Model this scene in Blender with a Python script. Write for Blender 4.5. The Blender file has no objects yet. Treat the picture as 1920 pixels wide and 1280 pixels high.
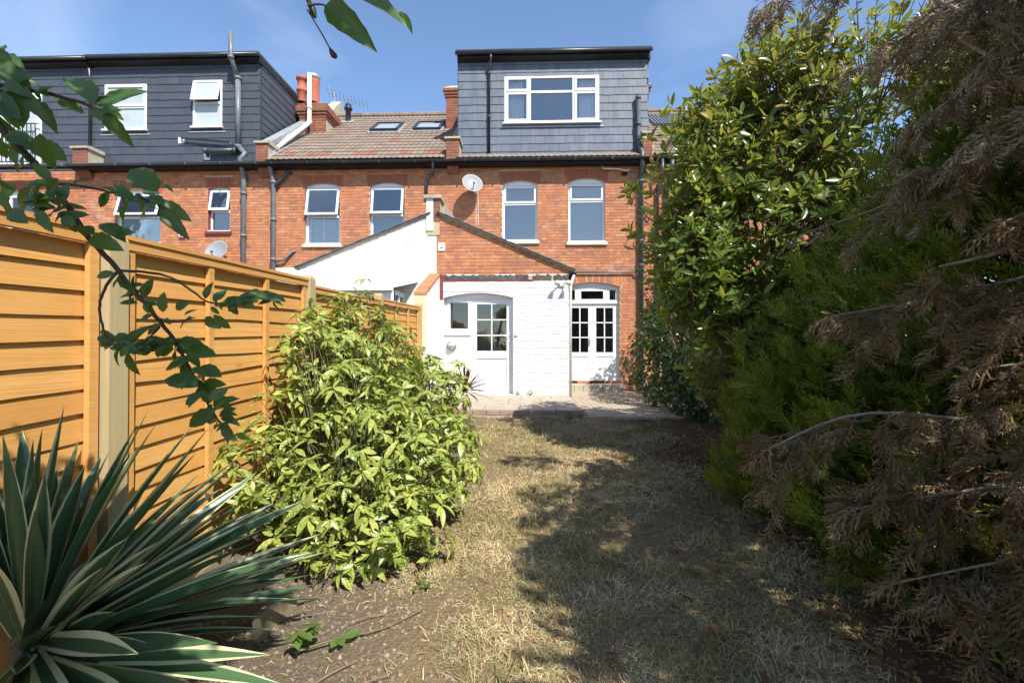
import bpy, math, random
import numpy as np
from mathutils import Vector, Matrix
random.seed(11)
rng = np.random.default_rng(11)
SC = bpy.context.scene
COL = SC.collection
R = math.radians

# ------------------------------------------------------------------ camera, sky, sun, exposure
FPX = 865.0                     # focal length in pixels of the 1920 wide photograph
CAMZ = 1.4
YAW, PITCH = R(1.8), R(0.53)
cam = bpy.data.cameras.new('camera')
cam.sensor_width = 36.0
cam.lens = FPX / 1920 * 36.0
cam.clip_start, cam.clip_end = 0.02, 2000
camo = bpy.data.objects.new('camera', cam)
camo.location = (0, 0, CAMZ)
camo.rotation_euler = (R(90) + PITCH, 0, YAW)
COL.objects.link(camo)
SC.camera = camo

SUN = Vector((0.70, -1.0, 1.40)).normalized()        # towards the sun
EL = math.asin(SUN.z)
world = bpy.data.worlds.new('World')
SC.world = world
world.use_nodes = True
wn, wl = world.node_tree.nodes, world.node_tree.links
wn.clear()
sky = wn.new('ShaderNodeTexSky')
sky.sky_type = 'NISHITA'
sky.sun_disc = False
sky.sun_elevation = EL
sky.sun_rotation = math.atan2(SUN.x, SUN.y)
sky.air_density, sky.dust_density, sky.ozone_density = 1.0, 0.2, 3.6
bg = wn.new('ShaderNodeBackground')
bg.inputs['Strength'].default_value = 0.122
wo = wn.new('ShaderNodeOutputWorld')
tcw = wn.new('ShaderNodeTexCoord')
mpw = wn.new('ShaderNodeMapping')
mpw.inputs['Scale'].default_value = (1.0, 1.0, 2.6)
mpw.inputs['Location'].default_value = (2.2, 4.4, 3.0)
nzw = wn.new('ShaderNodeTexNoise')
nzw.inputs['Scale'].default_value = 1.7
nzw.inputs['Detail'].default_value = 7
nzw.inputs['Roughness'].default_value = 0.52
nzw.inputs['Distortion'].default_value = 0.5
rpw = wn.new('ShaderNodeMapRange')
rpw.inputs['From Min'].default_value = 0.48
rpw.inputs['From Max'].default_value = 0.92
rpw.inputs['To Max'].default_value = 0.5
mxw = wn.new('ShaderNodeMix')
mxw.data_type = 'RGBA'
mxw.inputs[7].default_value = (5.2, 5.8, 6.6, 1)
wl.new(tcw.outputs['Generated'], mpw.inputs['Vector'])
wl.new(mpw.outputs['Vector'], nzw.inputs['Vector'])
wl.new(nzw.outputs['Fac'], rpw.inputs['Value'])
wl.new(rpw.outputs['Result'], mxw.inputs[0])
wl.new(sky.outputs['Color'], mxw.inputs[6])
wl.new(mxw.outputs[2], bg.inputs['Color'])
wl.new(bg.outputs['Background'], wo.inputs['Surface'])

sl = bpy.data.lights.new('sun', 'SUN')
sl.energy = 4.2
sl.angle = R(0.53)
sl.color = (1.0, 0.955, 0.88)
so = bpy.data.objects.new('sun', sl)
so.rotation_euler = SUN.to_track_quat('Z', 'Y').to_euler()
so.location = (10, -10, 15)
COL.objects.link(so)

SC.view_settings.view_transform = 'Standard'
SC.view_settings.look = 'None'
SC.view_settings.exposure = 1.0
SC.view_settings.gamma = 1.0
SC.view_settings.use_curve_mapping = False
SC.render.engine = 'CYCLES'
SC.cycles.max_bounces = 6
SC.cycles.transparent_max_bounces = 12
SC.cycles.use_denoising = True

# ------------------------------------------------------------------ survey: a sight line met with a wall plane
_cr = (Matrix.Rotation(YAW, 3, 'Z') @ Matrix.Rotation(PITCH, 3, 'X'))
def at(px, py, Y):
    d = _cr @ Vector(((px - 960) / FPX, 1.0, (640 - py) / FPX))
    t = Y / d.y
    return Vector((d.x * t, Y, CAMZ + d.z * t))
def X(px, Y): return at(px, 648, Y).x
def Z(py, Y, px=960): return at(px, py, Y).z

# ------------------------------------------------------------------ mesh helpers
class MB:
    def __init__(s): s.v = []; s.f = []
    def box(s, x0, x1, y0, y1, z0, z1):
        n = len(s.v)
        s.v += [(x0,y0,z0),(x1,y0,z0),(x1,y1,z0),(x0,y1,z0),(x0,y0,z1),(x1,y0,z1),(x1,y1,z1),(x0,y1,z1)]
        s.f += [(n,n+3,n+2,n+1),(n+4,n+5,n+6,n+7),(n,n+1,n+5,n+4),(n+1,n+2,n+6,n+5),(n+2,n+3,n+7,n+6),(n+3,n,n+4,n+7)]
        return s
    def hexa(s, p):                                   # 8 corners in box order
        n = len(s.v); s.v += [tuple(q) for q in p]
        s.f += [(n,n+3,n+2,n+1),(n+4,n+5,n+6,n+7),(n,n+1,n+5,n+4),(n+1,n+2,n+6,n+5),(n+2,n+3,n+7,n+6),(n+3,n,n+4,n+7)]
        return s
    def prism(s, pts, y0, y1):                        # polygon in x,z (counter-clockwise seen from -y) pushed along y
        n = len(s.v); k = len(pts)
        s.v += [(x, y0, z) for x, z in pts] + [(x, y1, z) for x, z in pts]
        s.f += [tuple(range(n, n+k)), tuple(range(n+2*k-1, n+k-1, -1))]
        for i in range(k):
            j = (i+1) % k
            s.f.append((n+i, n+k+i, n+k+j, n+j))
        return s
    def prismx(s, pts, x0, x1):                       # polygon in y,z pushed along x
        n = len(s.v); k = len(pts)
        s.v += [(x0, y, z) for y, z in pts] + [(x1, y, z) for y, z in pts]
        s.f += [tuple(range(n, n+k)), tuple(range(n+2*k-1, n+k-1, -1))]
        for i in range(k):
            j = (i+1) % k
            s.f.append((n+i, n+k+i, n+k+j, n+j))
        return s
    def tube(s, pts, r, n=8, cap=True):
        pts = [Vector(p) for p in pts]
        rr = r if isinstance(r, (list, tuple)) else [r] * len(pts)
        b = len(s.v); u = None
        for i, p in enumerate(pts):
            t = (pts[min(i+1, len(pts)-1)] - pts[max(i-1, 0)])
            t = t.normalized() if t.length > 1e-9 else Vector((0,0,1))
            if u is None: u = t.orthogonal().normalized()
            u = (u - t * u.dot(t))
            u = u.normalized() if u.length > 1e-6 else t.orthogonal().normalized()
            w = t.cross(u)
            for k in range(n):
                a = 2 * math.pi * k / n
                s.v.append(tuple(p + (u * math.cos(a) + w * math.sin(a)) * rr[i]))
        for i in range(len(pts)-1):
            for k in range(n):
                l = (k+1) % n
                s.f.append((b+i*n+k, b+i*n+l, b+(i+1)*n+l, b+(i+1)*n+k))
        if cap:
            s.f.append(tuple(range(b+n-1, b-1, -1)))
            e = b + (len(pts)-1)*n
            s.f.append(tuple(range(e, e+n)))
        return s
    def lathe(s, prof, n=20, M=None):                 # prof: (radius, z)
        b = len(s.v); M = M or Matrix.Identity(4)
        for r, z in prof:
            for k in range(n):
                a = 2*math.pi*k/n
                s.v.append(tuple(M @ Vector((r*math.cos(a), r*math.sin(a), z))))
        for i in range(len(prof)-1):
            for k in range(n):
                l = (k+1) % n
                s.f.append((b+i*n+k, b+i*n+l, b+(i+1)*n+l, b+(i+1)*n+k))
        return s
    def frame(s, x0, x1, z0, z1, y0, y1, w, wb=None):
        wb = wb or w
        s.box(x0, x0+w, y0, y1, z0, z1); s.box(x1-w, x1, y0, y1, z0, z1)
        s.box(x0+w, x1-w, y0, y1, z1-w, z1); s.box(x0+w, x1-w, y0, y1, z0, z0+wb)
        return s
    def xf(s, M, start=0):
        for i in range(start, len(s.v)): s.v[i] = tuple(M @ Vector(s.v[i]))
        return s
    def mesh(s, name, mat, smooth=False):
        me = bpy.data.meshes.new(name)
        me.from_pydata(s.v, [], s.f)
        if mat: me.materials.append(mat)
        if smooth: me.polygons.foreach_set('use_smooth', [True]*len(me.polygons))
        me.update()
        return me
    def build(s, name, mat, parent=None, smooth=False, M=None):
        return put(name, s.mesh(name, mat, smooth), parent, M)

WM = {}
def put(name, me, parent=None, M=None):
    o = bpy.data.objects.new(name, me)
    COL.objects.link(o)
    M = M if M is not None else Matrix.Identity(4)
    if parent is not None:
        o.parent = parent
        o.matrix_parent_inverse = WM[parent.name].inverted()
    o.matrix_basis = M
    WM[o.name] = M.copy()
    return o
def thing(name, label, cat, loc=(0,0,0), group=None):
    o = put(name, None, None, Matrix.Translation(Vector(loc)))
    o.empty_display_size = 0.2
    return tag(o, label, cat, group)
def tag(o, label=None, cat=None, group=None, kind=None):
    if label: o['label'] = label
    if cat: o['category'] = cat
    if group: o['group'] = group
    if kind: o['kind'] = kind
    return o
def solo(mb, name, mat, label, cat, group=None, smooth=False):    # a thing that is one mesh, origin at its base
    xs = [v[0] for v in mb.v]; ys = [v[1] for v in mb.v]; zs = [v[2] for v in mb.v]
    c = Vector(((min(xs)+max(xs))/2, (min(ys)+max(ys))/2, min(zs)))
    mb.v = [tuple(Vector(v)-c) for v in mb.v]
    return tag(mb.build(name, mat, None, smooth, Matrix.Translation(c)), label, cat, group)

# fast builder for large leaf meshes: V (n,3), Q (m,4)
def np_mesh(name, V, Q, mat, smooth=True, uv=None):
    V = np.asarray(V, np.float32); Q = np.asarray(Q, np.int32)
    me = bpy.data.meshes.new(name)
    me.vertices.add(len(V)); me.vertices.foreach_set('co', V.ravel())
    me.loops.add(Q.size); me.loops.foreach_set('vertex_index', Q.ravel())
    me.polygons.add(len(Q)); me.polygons.foreach_set('loop_start', np.arange(0, Q.size, 4, dtype=np.int32))
    me.polygons.foreach_set('use_smooth', np.full(len(Q), smooth))
    if uv is not None:
        l = me.uv_layers.new(name='UVMap')
        l.data.foreach_set('uv', np.asarray(uv, np.float32)[Q.ravel()].ravel())
    if mat: me.materials.append(mat)
    me.update(calc_edges=True)
    return me
def norm(a): return a / np.maximum(np.linalg.norm(a, axis=-1, keepdims=True), 1e-9)
def bases(D, N):
    Yv = norm(D); Xv = norm(np.cross(Yv, N)); Zv = np.cross(Xv, Yv)
    return Xv, Yv, Zv
def scatter(T, Q, P, D, N, S):
    """copies of template T (k,3) at P, pointing along D, facing N, size S"""
    Xv, Yv, Zv = bases(D, N)
    S = np.asarray(S).reshape(-1, 1, 1)
    V = P[:, None, :] + S * (T[None, :, 0:1]*Xv[:, None, :] + T[None, :, 1:2]*Yv[:, None, :] + T[None, :, 2:3]*Zv[:, None, :])
    n, k = len(P), len(T)
    QQ = Q[None] + (np.arange(n) * k)[:, None, None]
    return V.reshape(-1, 3), QQ.reshape(-1, 4)
def leaf_template(w=0.36, fold=0.12, droop=0.2, n=4, wide=0.45, saw=0.0, cup=0.0):
    V = []; Q = []
    for i in range(n+1):
        t = i / n
        a = t / wide if t < wide else (1-t)/(1-wide)
        h = w * 0.5 * (math.sin(min(1, a) * math.pi/2) ** 0.8)
        h = max(h, 0.012 if i < n else 0.004)
        if saw and 0 < i < n: h *= 1 + saw * (1 if i % 2 else -1)
        z = -droop * t * t
        V += [(-h, t, z + fold*h*2 + cup*math.sin(t*7)), (0, t, z), (h, t, z + fold*h*2 - cup*math.sin(t*7))]
    for i in range(n):
        b = i*3
        Q += [(b, b+1, b+4, b+3), (b+1, b+2, b+5, b+4)]
    return np.array(V, float), np.array(Q)
def mat4(P, D, N, s):
    Xv, Yv, Zv = bases(np.array([D], float), np.array([N], float))
    return Matrix(((Xv[0][0]*s, Yv[0][0]*s, Zv[0][0]*s, P[0]), (Xv[0][1]*s, Yv[0][1]*s, Zv[0][1]*s, P[1]),
                   (Xv[0][2]*s, Yv[0][2]*s, Zv[0][2]*s, P[2]), (0, 0, 0, 1)))

# ------------------------------------------------------------------ materials
def new_mat(name):
    m = bpy.data.materials.new(name); m.use_nodes = True
    nt = m.node_tree; nt.nodes.clear()
    out = nt.nodes.new('ShaderNodeOutputMaterial')
    b = nt.nodes.new('ShaderNodeBsdfPrincipled')
    nt.links.new(b.outputs[0], out.inputs[0])
    return m, nt, b, out
def N_(nt, t, **kw):
    n = nt.nodes.new(t)
    for k, v in kw.items():
        if k in n.inputs: n.inputs[k].default_value = v
        else: setattr(n, k, v)
    return n
def rnd_node(nt):                        # one random number for each piece: by object and by loose island
    oi = N_(nt, 'ShaderNodeObjectInfo'); ge = N_(nt, 'ShaderNodeNewGeometry')
    a = N_(nt, 'ShaderNodeMath', operation='ADD'); f = N_(nt, 'ShaderNodeMath', operation='FRACT')
    nt.links.new(oi.outputs['Random'], a.inputs[0]); nt.links.new(ge.outputs['Random Per Island'], a.inputs[1])
    nt.links.new(a.outputs[0], f.inputs[0])
    return f.outputs[0]
def ramp(nt, fac, cols):
    r = N_(nt, 'ShaderNodeValToRGB')
    e = r.color_ramp.elements
    while len(e) < len(cols): e.new(0.5)
    for i, (p, c) in enumerate(cols):
        e[i].position = p; e[i].color = (*c, 1)
    nt.links.new(fac, r.inputs[0])
    return r.outputs[0]
def mixc(nt, fac, a, b, blend='MIX'):
    m = N_(nt, 'ShaderNodeMix', data_type='RGBA', blend_type=blend)
    for sock, v in ((m.inputs[0], fac), (m.inputs[6], a), (m.inputs[7], b)):
        if isinstance(v, bpy.types.NodeSocket): nt.links.new(v, sock)
        elif isinstance(v, (int, float)): sock.default_value = v
        else: sock.default_value = (*v, 1)
    return m.outputs[2]
def pos_noise(nt, scale, detail=4, rough=0.55, stretch=None, dist=0.0):
    ge = N_(nt, 'ShaderNodeNewGeometry')
    n = N_(nt, 'ShaderNodeTexNoise', Scale=scale, Detail=detail, Roughness=rough, Distortion=dist)
    v = ge.outputs['Position']
    if stretch:
        mp = N_(nt, 'ShaderNodeMapping'); mp.inputs['Scale'].default_value = stretch
        nt.links.new(v, mp.inputs['Vector']); v = mp.outputs[0]
    nt.links.new(v, n.inputs['Vector'])
    return n.outputs['Fac']
def bump(nt, b, h, strength=0.3, dist=0.01):
    bp = N_(nt, 'ShaderNodeBump', Strength=strength, Distance=dist)
    nt.links.new(h, bp.inputs['Height']); nt.links.new(bp.outputs[0], b.inputs['Normal'])
def maprange(nt, v, a, b, c=0.0, d=1.0):
    m = N_(nt, 'ShaderNodeMapRange')
    for k, x in zip(('From Min', 'From Max', 'To Min', 'To Max'), (a, b, c, d)): m.inputs[k].default_value = x
    nt.links.new(v, m.inputs['Value'])
    return m.outputs[0]
def M(name, c1, c2=None, scale=6, rough=0.7, rand=None, bmp=0.0, bscale=60, spec=0.3, metal=0.0, stretch=None, fine=0.0, dirt=None):
    m, nt, b, out = new_mat(name)
    col = None
    if rand: col = ramp(nt, rnd_node(nt), [(i/(len(rand)-1), c) for i, c in enumerate(rand)])
    base = col if col is not None else c1
    if c2:
        n = maprange(nt, pos_noise(nt, scale, 5, 0.6, stretch), 0.35, 0.68)
        base = mixc(nt, n, base, c2)
    if fine:
        n2 = pos_noise(nt, bscale, 3, 0.6, stretch)
        base = mixc(nt, fine, base, mixc(nt, n2, (0.1, 0.1, 0.1), (1.0, 1.0, 1.0)), 'OVERLAY')
    if dirt:
        for q in (dirt if isinstance(dirt, list) else [dirt]):
            d = maprange(nt, pos_noise(nt, q[1], 6, 0.65), q[2], q[2]+0.15, 0, q[3])
            base = mixc(nt, d, base, q[0])
    if isinstance(base, tuple): b.inputs['Base Color'].default_value = (*base, 1)
    else: nt.links.new(base, b.inputs['Base Color'])
    b.inputs['Roughness'].default_value = rough
    b.inputs['Specular IOR Level'].default_value = spec
    b.inputs['Metallic'].default_value = metal
    if bmp: bump(nt, b, pos_noise(nt, bscale, 4, 0.6, stretch), bmp)
    return m
def leaf_mat(name, cols, rough=0.38, trans=0.35, tcol=(0.30, 0.45, 0.06), spec=0.45, spots=None, tipramp=None, vein=0.0):
    m, nt, b, out = new_mat(name)
    c = ramp(nt, rnd_node(nt), [(i/(len(cols)-1), x) for i, x in enumerate(cols)])
    if tipramp:                              # young growth high on the plant keeps its own colour
        ge = N_(nt, 'ShaderNodeNewGeometry'); sx = N_(nt, 'ShaderNodeSeparateXYZ')
        nt.links.new(ge.outputs['Position'], sx.inputs[0])
        z = maprange(nt, sx.outputs['Z'], tipramp[0], tipramp[1])
        rr = maprange(nt, rnd_node(nt), 0.45, 0.95)
        mu = N_(nt, 'ShaderNodeMath', operation='MULTIPLY')
        nt.links.new(z, mu.inputs[0]); nt.links.new(rr, mu.inputs[1])
        c = mixc(nt, mu.outputs[0], c, tipramp[2])
    if spots:
        ge = N_(nt, 'ShaderNodeNewGeometry')
        vo = N_(nt, 'ShaderNodeTexVoronoi', Scale=spots[1])
        nt.links.new(ge.outputs['Position'], vo.inputs['Vector'])
        f = maprange(nt, vo.outputs['Distance'], 0.22, 0.42, 1, 0)
        n = maprange(nt, pos_noise(nt, 9, 3), 0.30, 0.62, 0.25, 1.0)
        mu = N_(nt, 'ShaderNodeMath', operation='MULTIPLY')
        nt.links.new(f, mu.inputs[0]); nt.links.new(n, mu.inputs[1])
        c = mixc(nt, mu.outputs[0], c, spots[0])
    nt.links.new(c, b.inputs['Base Color'])
    b.inputs['Roughness'].default_value = rough
    b.inputs['Specular IOR Level'].default_value = spec
    tr = N_(nt, 'ShaderNodeBsdfTranslucent')
    tc = mixc(nt, 0.5, c, tcol)
    nt.links.new(tc, tr.inputs['Color'])
    mx = N_(nt, 'ShaderNodeMixShader', Fac=trans)
    nt.links.new(b.outputs[0], mx.inputs[1]); nt.links.new(tr.outputs[0], mx.inputs[2])
    nt.links.new(mx.outputs[0], out.inputs[0])
    return m
def glass_mat(name, refl, tint=(0.75, 0.8, 0.8), rough=0.015):
    m, nt, b, out = new_mat(name)
    nt.nodes.remove(b)
    t = N_(nt, 'ShaderNodeBsdfTransparent'); t.inputs[0].default_value = (*tint, 1)
    g = N_(nt, 'ShaderNodeBsdfGlossy'); g.inputs['Roughness'].default_value = rough
    g.inputs['Color'].default_value = (1.0, 0.95, 0.88, 1)
    fr = N_(nt, 'ShaderNodeFresnel'); fr.inputs['IOR'].default_value = 1.5
    ad = N_(nt, 'ShaderNodeMath', operation='ADD', use_clamp=True); ad.inputs[1].default_value = refl
    nt.links.new(fr.outputs[0], ad.inputs[0])
    n = pos_noise(nt, 1.3, 2)
    bp = N_(nt, 'ShaderNodeBump', Strength=0.06, Distance=0.05)
    nt.links.new(n, bp.inputs['Height']); nt.links.new(bp.outputs[0], g.inputs['Normal'])
    mx = N_(nt, 'ShaderNodeMixShader')
    nt.links.new(ad.outputs[0], mx.inputs[0]); nt.links.new(t.outputs[0], mx.inputs[1]); nt.links.new(g.outputs[0], mx.inputs[2])
    nt.links.new(mx.outputs[0], out.inputs[0])
    return m

BR = [(0.27,0.115,0.066),(0.50,0.185,0.072),(0.57,0.225,0.085),(0.40,0.145,0.063),(0.60,0.285,0.125),(0.55,0.20,0.070),(0.24,0.125,0.085),(0.58,0.25,0.10),(0.48,0.165,0.060),(0.42,0.24,0.145)]
MT = {}
MT['brick'] = M('brick', BR[1], (0.36,0.14,0.09), 9, 0.85, BR, 0.5, 90, 0.2, fine=0.25, dirt=[((0.50,0.40,0.29), 2.3, 0.60, 0.5), ((0.13,0.07,0.05), 0.8, 0.55, 0.4), ((0.20,0.16,0.13), 5.0, 0.66, 0.6)])
MT['brick_dark'] = M('red_rubbed_brick', BR[0], (0.30,0.10,0.06), 9, 0.8, [(0.30,0.095,0.055),(0.36,0.12,0.065),(0.33,0.10,0.058),(0.40,0.14,0.08)], 0.4, 90, 0.2)
MT['brick_chimney'] = M('weathered_brick', BR[0], (0.18,0.09,0.06), 7, 0.9, [(0.26,0.085,0.05),(0.34,0.12,0.07),(0.22,0.08,0.055),(0.38,0.15,0.09)], 0.5, 80, 0.2)
MT['mortar'] = M('mortar', (0.50,0.41,0.27), (0.40,0.32,0.21), 8, 0.95, None, 0.4, 120, 0.1)
MT['white_brick'] = M('white_painted_brick', (0.72,0.72,0.71), (0.66,0.66,0.64), 5, 0.6, [(0.73,0.73,0.72),(0.68,0.68,0.66),(0.74,0.74,0.74),(0.70,0.70,0.68)], 0.9, 60, 0.3, dirt=[((0.55,0.50,0.42), 2.6, 0.62, 0.5), ((0.40,0.36,0.30), 7.0, 0.68, 0.6)])
MT['white_mortar'] = M('white_painted_joint', (0.66,0.66,0.64), (0.58,0.57,0.54), 6, 0.7, None, 0.5, 60, 0.25)
MT['cream_brick'] = M('cream_painted_brick', (0.80,0.77,0.69), (0.74,0.70,0.60), 4, 0.65, [(0.80,0.77,0.69),(0.77,0.73,0.64),(0.82,0.79,0.72)], 0.5, 70, 0.3)
MT['cream_joint'] = M('cream_painted_joint', (0.70,0.66,0.57), (0.64,0.59,0.5), 5, 0.75, None, 0.4, 60, 0.2)
MT['upvc'] = M('white_upvc', (0.74,0.74,0.75), (0.70,0.70,0.70), 3, 0.3, None, 0, 60, 0.5)
MT['white_gloss'] = M('white_gloss_paint', (0.67,0.675,0.68), (0.61,0.615,0.61), 4, 0.38, None, 0.12, 50, 0.5)
MT['stone'] = M('weathered_stone', (0.44,0.39,0.30), (0.30,0.26,0.20), 9, 0.9, None, 0.5, 70, 0.2)
MT['stone_cream'] = M('painted_stone_sill', (0.62,0.56,0.43), (0.52,0.46,0.35), 9, 0.8, None, 0.3, 70, 0.2)
MT['render'] = M('grey_render', (0.42,0.37,0.29), (0.33,0.29,0.23), 6, 0.92, None, 0.5, 60, 0.15)
SLT = [(0.072,0.088,0.116),(0.104,0.122,0.158),(0.084,0.102,0.133),(0.117,0.137,0.174),(0.077,0.093,0.123),(0.105,0.124,0.159)]
MT['slate'] = M('slate', SLT[1], (0.13,0.15,0.18), 5, 0.55, SLT, 0.25, 60, 0.35, stretch=(1,1,0.3))
MT['slate_dark'] = M('charcoal_slate', SLT[0], (0.06,0.068,0.082), 5, 0.55, [tuple(q*0.56 for q in c_) for c_ in SLT], 0.25, 60, 0.35, stretch=(1,1,0.3))
MT['slate_back'] = M('dark_felt', (0.020,0.023,0.028), None, 5, 0.9)
MT['fascia'] = M('black_fascia', (0.010,0.011,0.013), (0.02,0.02,0.023), 5, 0.45)
MT['felt'] = M('mossy_felt_edge', (0.035,0.042,0.035), (0.075,0.075,0.055), 14, 0.95, None, 0.3)
MT['black_pvc'] = M('black_plastic', (0.016,0.018,0.021), (0.03,0.033,0.037), 5, 0.35, None, 0, 60, 0.5)
MT['grey_pvc'] = M('grey_plastic_pipe', (0.150,0.160,0.175), (0.11,0.12,0.13), 5, 0.42, None, 0, 60, 0.45)
MT['darkgrey_pvc'] = M('dark_grey_pipe', (0.065,0.085,0.100), (0.045,0.06,0.07), 6, 0.4, None, 0, 60, 0.45)
MT['white_pvc'] = M('white_plastic_pipe', (0.74,0.73,0.71), (0.62,0.60,0.57), 7, 0.4, None, 0, 60, 0.4)
MT['lead'] = M('lead_sheet', (0.27,0.29,0.31), (0.36,0.38,0.40), 5, 0.5, None, 0.4, 12, 0.4, metal=0.2)
TL = [(0.155,0.115,0.090),(0.195,0.145,0.110),(0.170,0.120,0.090),(0.215,0.165,0.130),(0.145,0.102,0.080)]
MT['tile'] = M('concrete_roof_tile', TL[0], (0.235,0.185,0.145), 3, 0.88, TL, 0.35, 60, 0.2, dirt=((0.12,0.085,0.07), 1.6, 0.56, 0.45))
MT['tile_red'] = M('red_roof_tile', (0.21,0.075,0.058), (0.26,0.13,0.10), 5, 0.85, None, 0.3, 60, 0.2)
MT['terracotta'] = M('terracotta', (0.43,0.125,0.07), (0.36,0.12,0.08), 5, 0.8, None, 0.2, 40, 0.2)
MT['glass'] = glass_mat('window_glass', 0.105, (0.93,0.95,0.96))
MT['glass_door'] = glass_mat('door_glass', 0.03, (0.86,0.9,0.9))
MT['glass_frost'] = M('frosted_glass', (0.36,0.42,0.42), (0.42,0.48,0.48), 3, 0.12, None, 0, 30, 0.6)
MT['roof_glass'] = M('rooflight_glass', (0.30,0.34,0.35), (0.36,0.40,0.41), 2, 0.06, None, 0, 30, 0.8)
MT['interior'] = M('interior_plaster', (0.58,0.57,0.55), (0.5,0.49,0.47), 1.5, 0.9)
MT['curtain'] = M('white_net_curtain', (0.78,0.78,0.77), (0.70,0.70,0.70), 5, 0.9)
MT['blind'] = M('white_slat_blind', (0.70,0.74,0.75), (0.63,0.67,0.68), 3, 0.6)
MT['grey_sheet'] = M('grey_pane_backing', (0.20,0.205,0.215), (0.15,0.155,0.165), 1.2, 0.9)
MT['metal'] = M('grey_metal', (0.42,0.43,0.44), (0.34,0.35,0.36), 6, 0.4, None, 0, 50, 0.5, metal=0.6)
MT['dish'] = M('grey_dish_paint', (0.27,0.275,0.28), (0.24,0.245,0.25), 5, 0.5)
MT['black'] = M('black_rubber', (0.012,0.012,0.013), None, 5, 0.6)
MT['red_paint'] = M('red_paint', (0.22,0.04,0.038), (0.15,0.035,0.03), 6, 0.6)
MT['bitumen'] = M('old_bitumen', (0.045,0.044,0.05), (0.13,0.115,0.11), 16, 0.85, None, 0.5, 40, 0.25)
MT['ochre'] = M('old_yellow_paint', (0.60,0.48,0.27), (0.68,0.58,0.38), 6, 0.8, None, 0.3, 40)
MT['slab'] = M('concrete_slab', (0.42,0.36,0.285), (0.33,0.28,0.22), 5, 0.92, [(0.44,0.38,0.30),(0.40,0.34,0.27),(0.46,0.40,0.325)], 0.4, 80, 0.15, dirt=((0.25,0.22,0.17), 3.0, 0.56, 0.6))
MT['paver'] = M('dusty_brick_paver', (0.36,0.285,0.21), (0.40,0.335,0.25), 4, 0.92, [(0.35,0.27,0.195),(0.38,0.305,0.225),(0.34,0.255,0.185),(0.385,0.325,0.25)], 0.4, 80, 0.15, dirt=((0.29,0.25,0.19), 2.0, 0.52, 0.6))
MT['edge_brick'] = M('edging_brick', (0.36,0.15,0.09), (0.33,0.25,0.19), 7, 0.9, [(0.30,0.22,0.16),(0.42,0.15,0.09),(0.34,0.24,0.17),(0.27,0.19,0.14),(0.38,0.26,0.19),(0.44,0.17,0.10)], 0.5, 80, 0.15)

def wood_mat(name, cols, dark, grain=(14, 1.2, 90), rough=0.7, knots=True):
    m, nt, b, out = new_mat(name)
    c = ramp(nt, rnd_node(nt), [(i/(len(cols)-1), x) for i, x in enumerate(cols)])
    g = maprange(nt, pos_noise(nt, 1.0, 6, 0.65, grain, 1.6), 0.40, 0.66)
    c = mixc(nt, g, c, dark)
    st = maprange(nt, pos_noise(nt, 1.0, 4, 0.6, tuple(q*0.45 for q in grain)), 0.55, 0.75, 0, 0.28)
    c = mixc(nt, st, c, tuple(q*0.72 for q in dark))
    g2 = maprange(nt, pos_noise(nt, 1.7, 4), 0.42, 0.72, 0, 0.4)
    c = mixc(nt, g2, c, tuple(min(1, x*1.18) for x in cols[0]))
    if knots:
        ge = N_(nt, 'ShaderNodeNewGeometry')
        mp = N_(nt, 'ShaderNodeMapping'); mp.inputs['Scale'].default_value = (0, 1.9, 5.0)
        nt.links.new(ge.outputs['Position'], mp.inputs['Vector'])
        vo = N_(nt, 'ShaderNodeTexVoronoi', Scale=1.0)
        nt.links.new(mp.outputs[0], vo.inputs['Vector'])
        k = maprange(nt, vo.outputs['Distance'], 0.04, 0.11, 0.6, 0)
        c = mixc(nt, k, c, tuple(x*0.55 for x in dark))
    nt.links.new(c, b.inputs['Base Color'])
    b.inputs['Roughness'].default_value = rough
    b.inputs['Specular IOR Level'].default_value = 0.25
    bump(nt, b, pos_noise(nt, 1.0, 5, 0.6, (grain[0]*3, grain[1]*3, grain[2]*3)), 0.25, 0.006)
    return m
MT['fence'] = wood_mat('orange_stained_timber', [(0.60,0.325,0.098),(0.53,0.27,0.072),(0.64,0.365,0.125),(0.56,0.29,0.08),(0.50,0.245,0.068)], (0.48,0.225,0.055))
MT['fence_cap'] = wood_mat('orange_stained_rail', [(0.61,0.325,0.10),(0.57,0.285,0.08)], (0.50,0.23,0.06), (14, 1.2, 60))
MT['post'] = wood_mat('green_treated_post', [(0.43,0.335,0.185),(0.40,0.31,0.17)], (0.34,0.265,0.14), (70, 70, 1.5))
MT['gravel_board'] = wood_mat('pale_gravel_board', [(0.47,0.36,0.20),(0.43,0.33,0.18)], (0.33,0.25,0.13))

# ------------------------------------------------------------------ setting: ground and paving
def gz(x, y):
    """height of the garden: it climbs gently towards the house"""
    q = min(max((y-5.9)/1.4, 0.0), 1.0)
    return 0.055*q*q*(3-2*q) - 0.03 + 0.03 * min(max(y, -2.0), 7.6) + 0.012*math.sin(x*2.1+y*1.3) + 0.008*math.sin(x*5.3-y*4.1)
def axis(a, b, step, far):
    m = list(np.arange(a, b+1e-6, step))
    lo = [a - d for d in (0.5, 1.5, 4, 10, 25, 60, 150, far)][::-1]
    return lo + m + [b + d for d in (0.5, 1.5, 4, 10, 25, 60, 150, far)]
gx, gy = axis(-2.4, 4.2, 0.12, 420), axis(-1.5, 7.9, 0.12, 420)
V = []; Q = []
for j, y in enumerate(gy):
    for i, x in enumerate(gx):
        inside = -2.4 <= x <= 4.2 and -1.5 <= y <= 7.9
        V.append((x, y, gz(x, y) + (random.uniform(-0.006, 0.006) if inside else 0) - (0 if inside else 0.05)))
for j in range(len(gy)-1):
    for i in range(len(gx)-1):
        k = j*len(gx)+i
        Q.append((k, k+1, k+1+len(gx), k+len(gx)))
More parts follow.
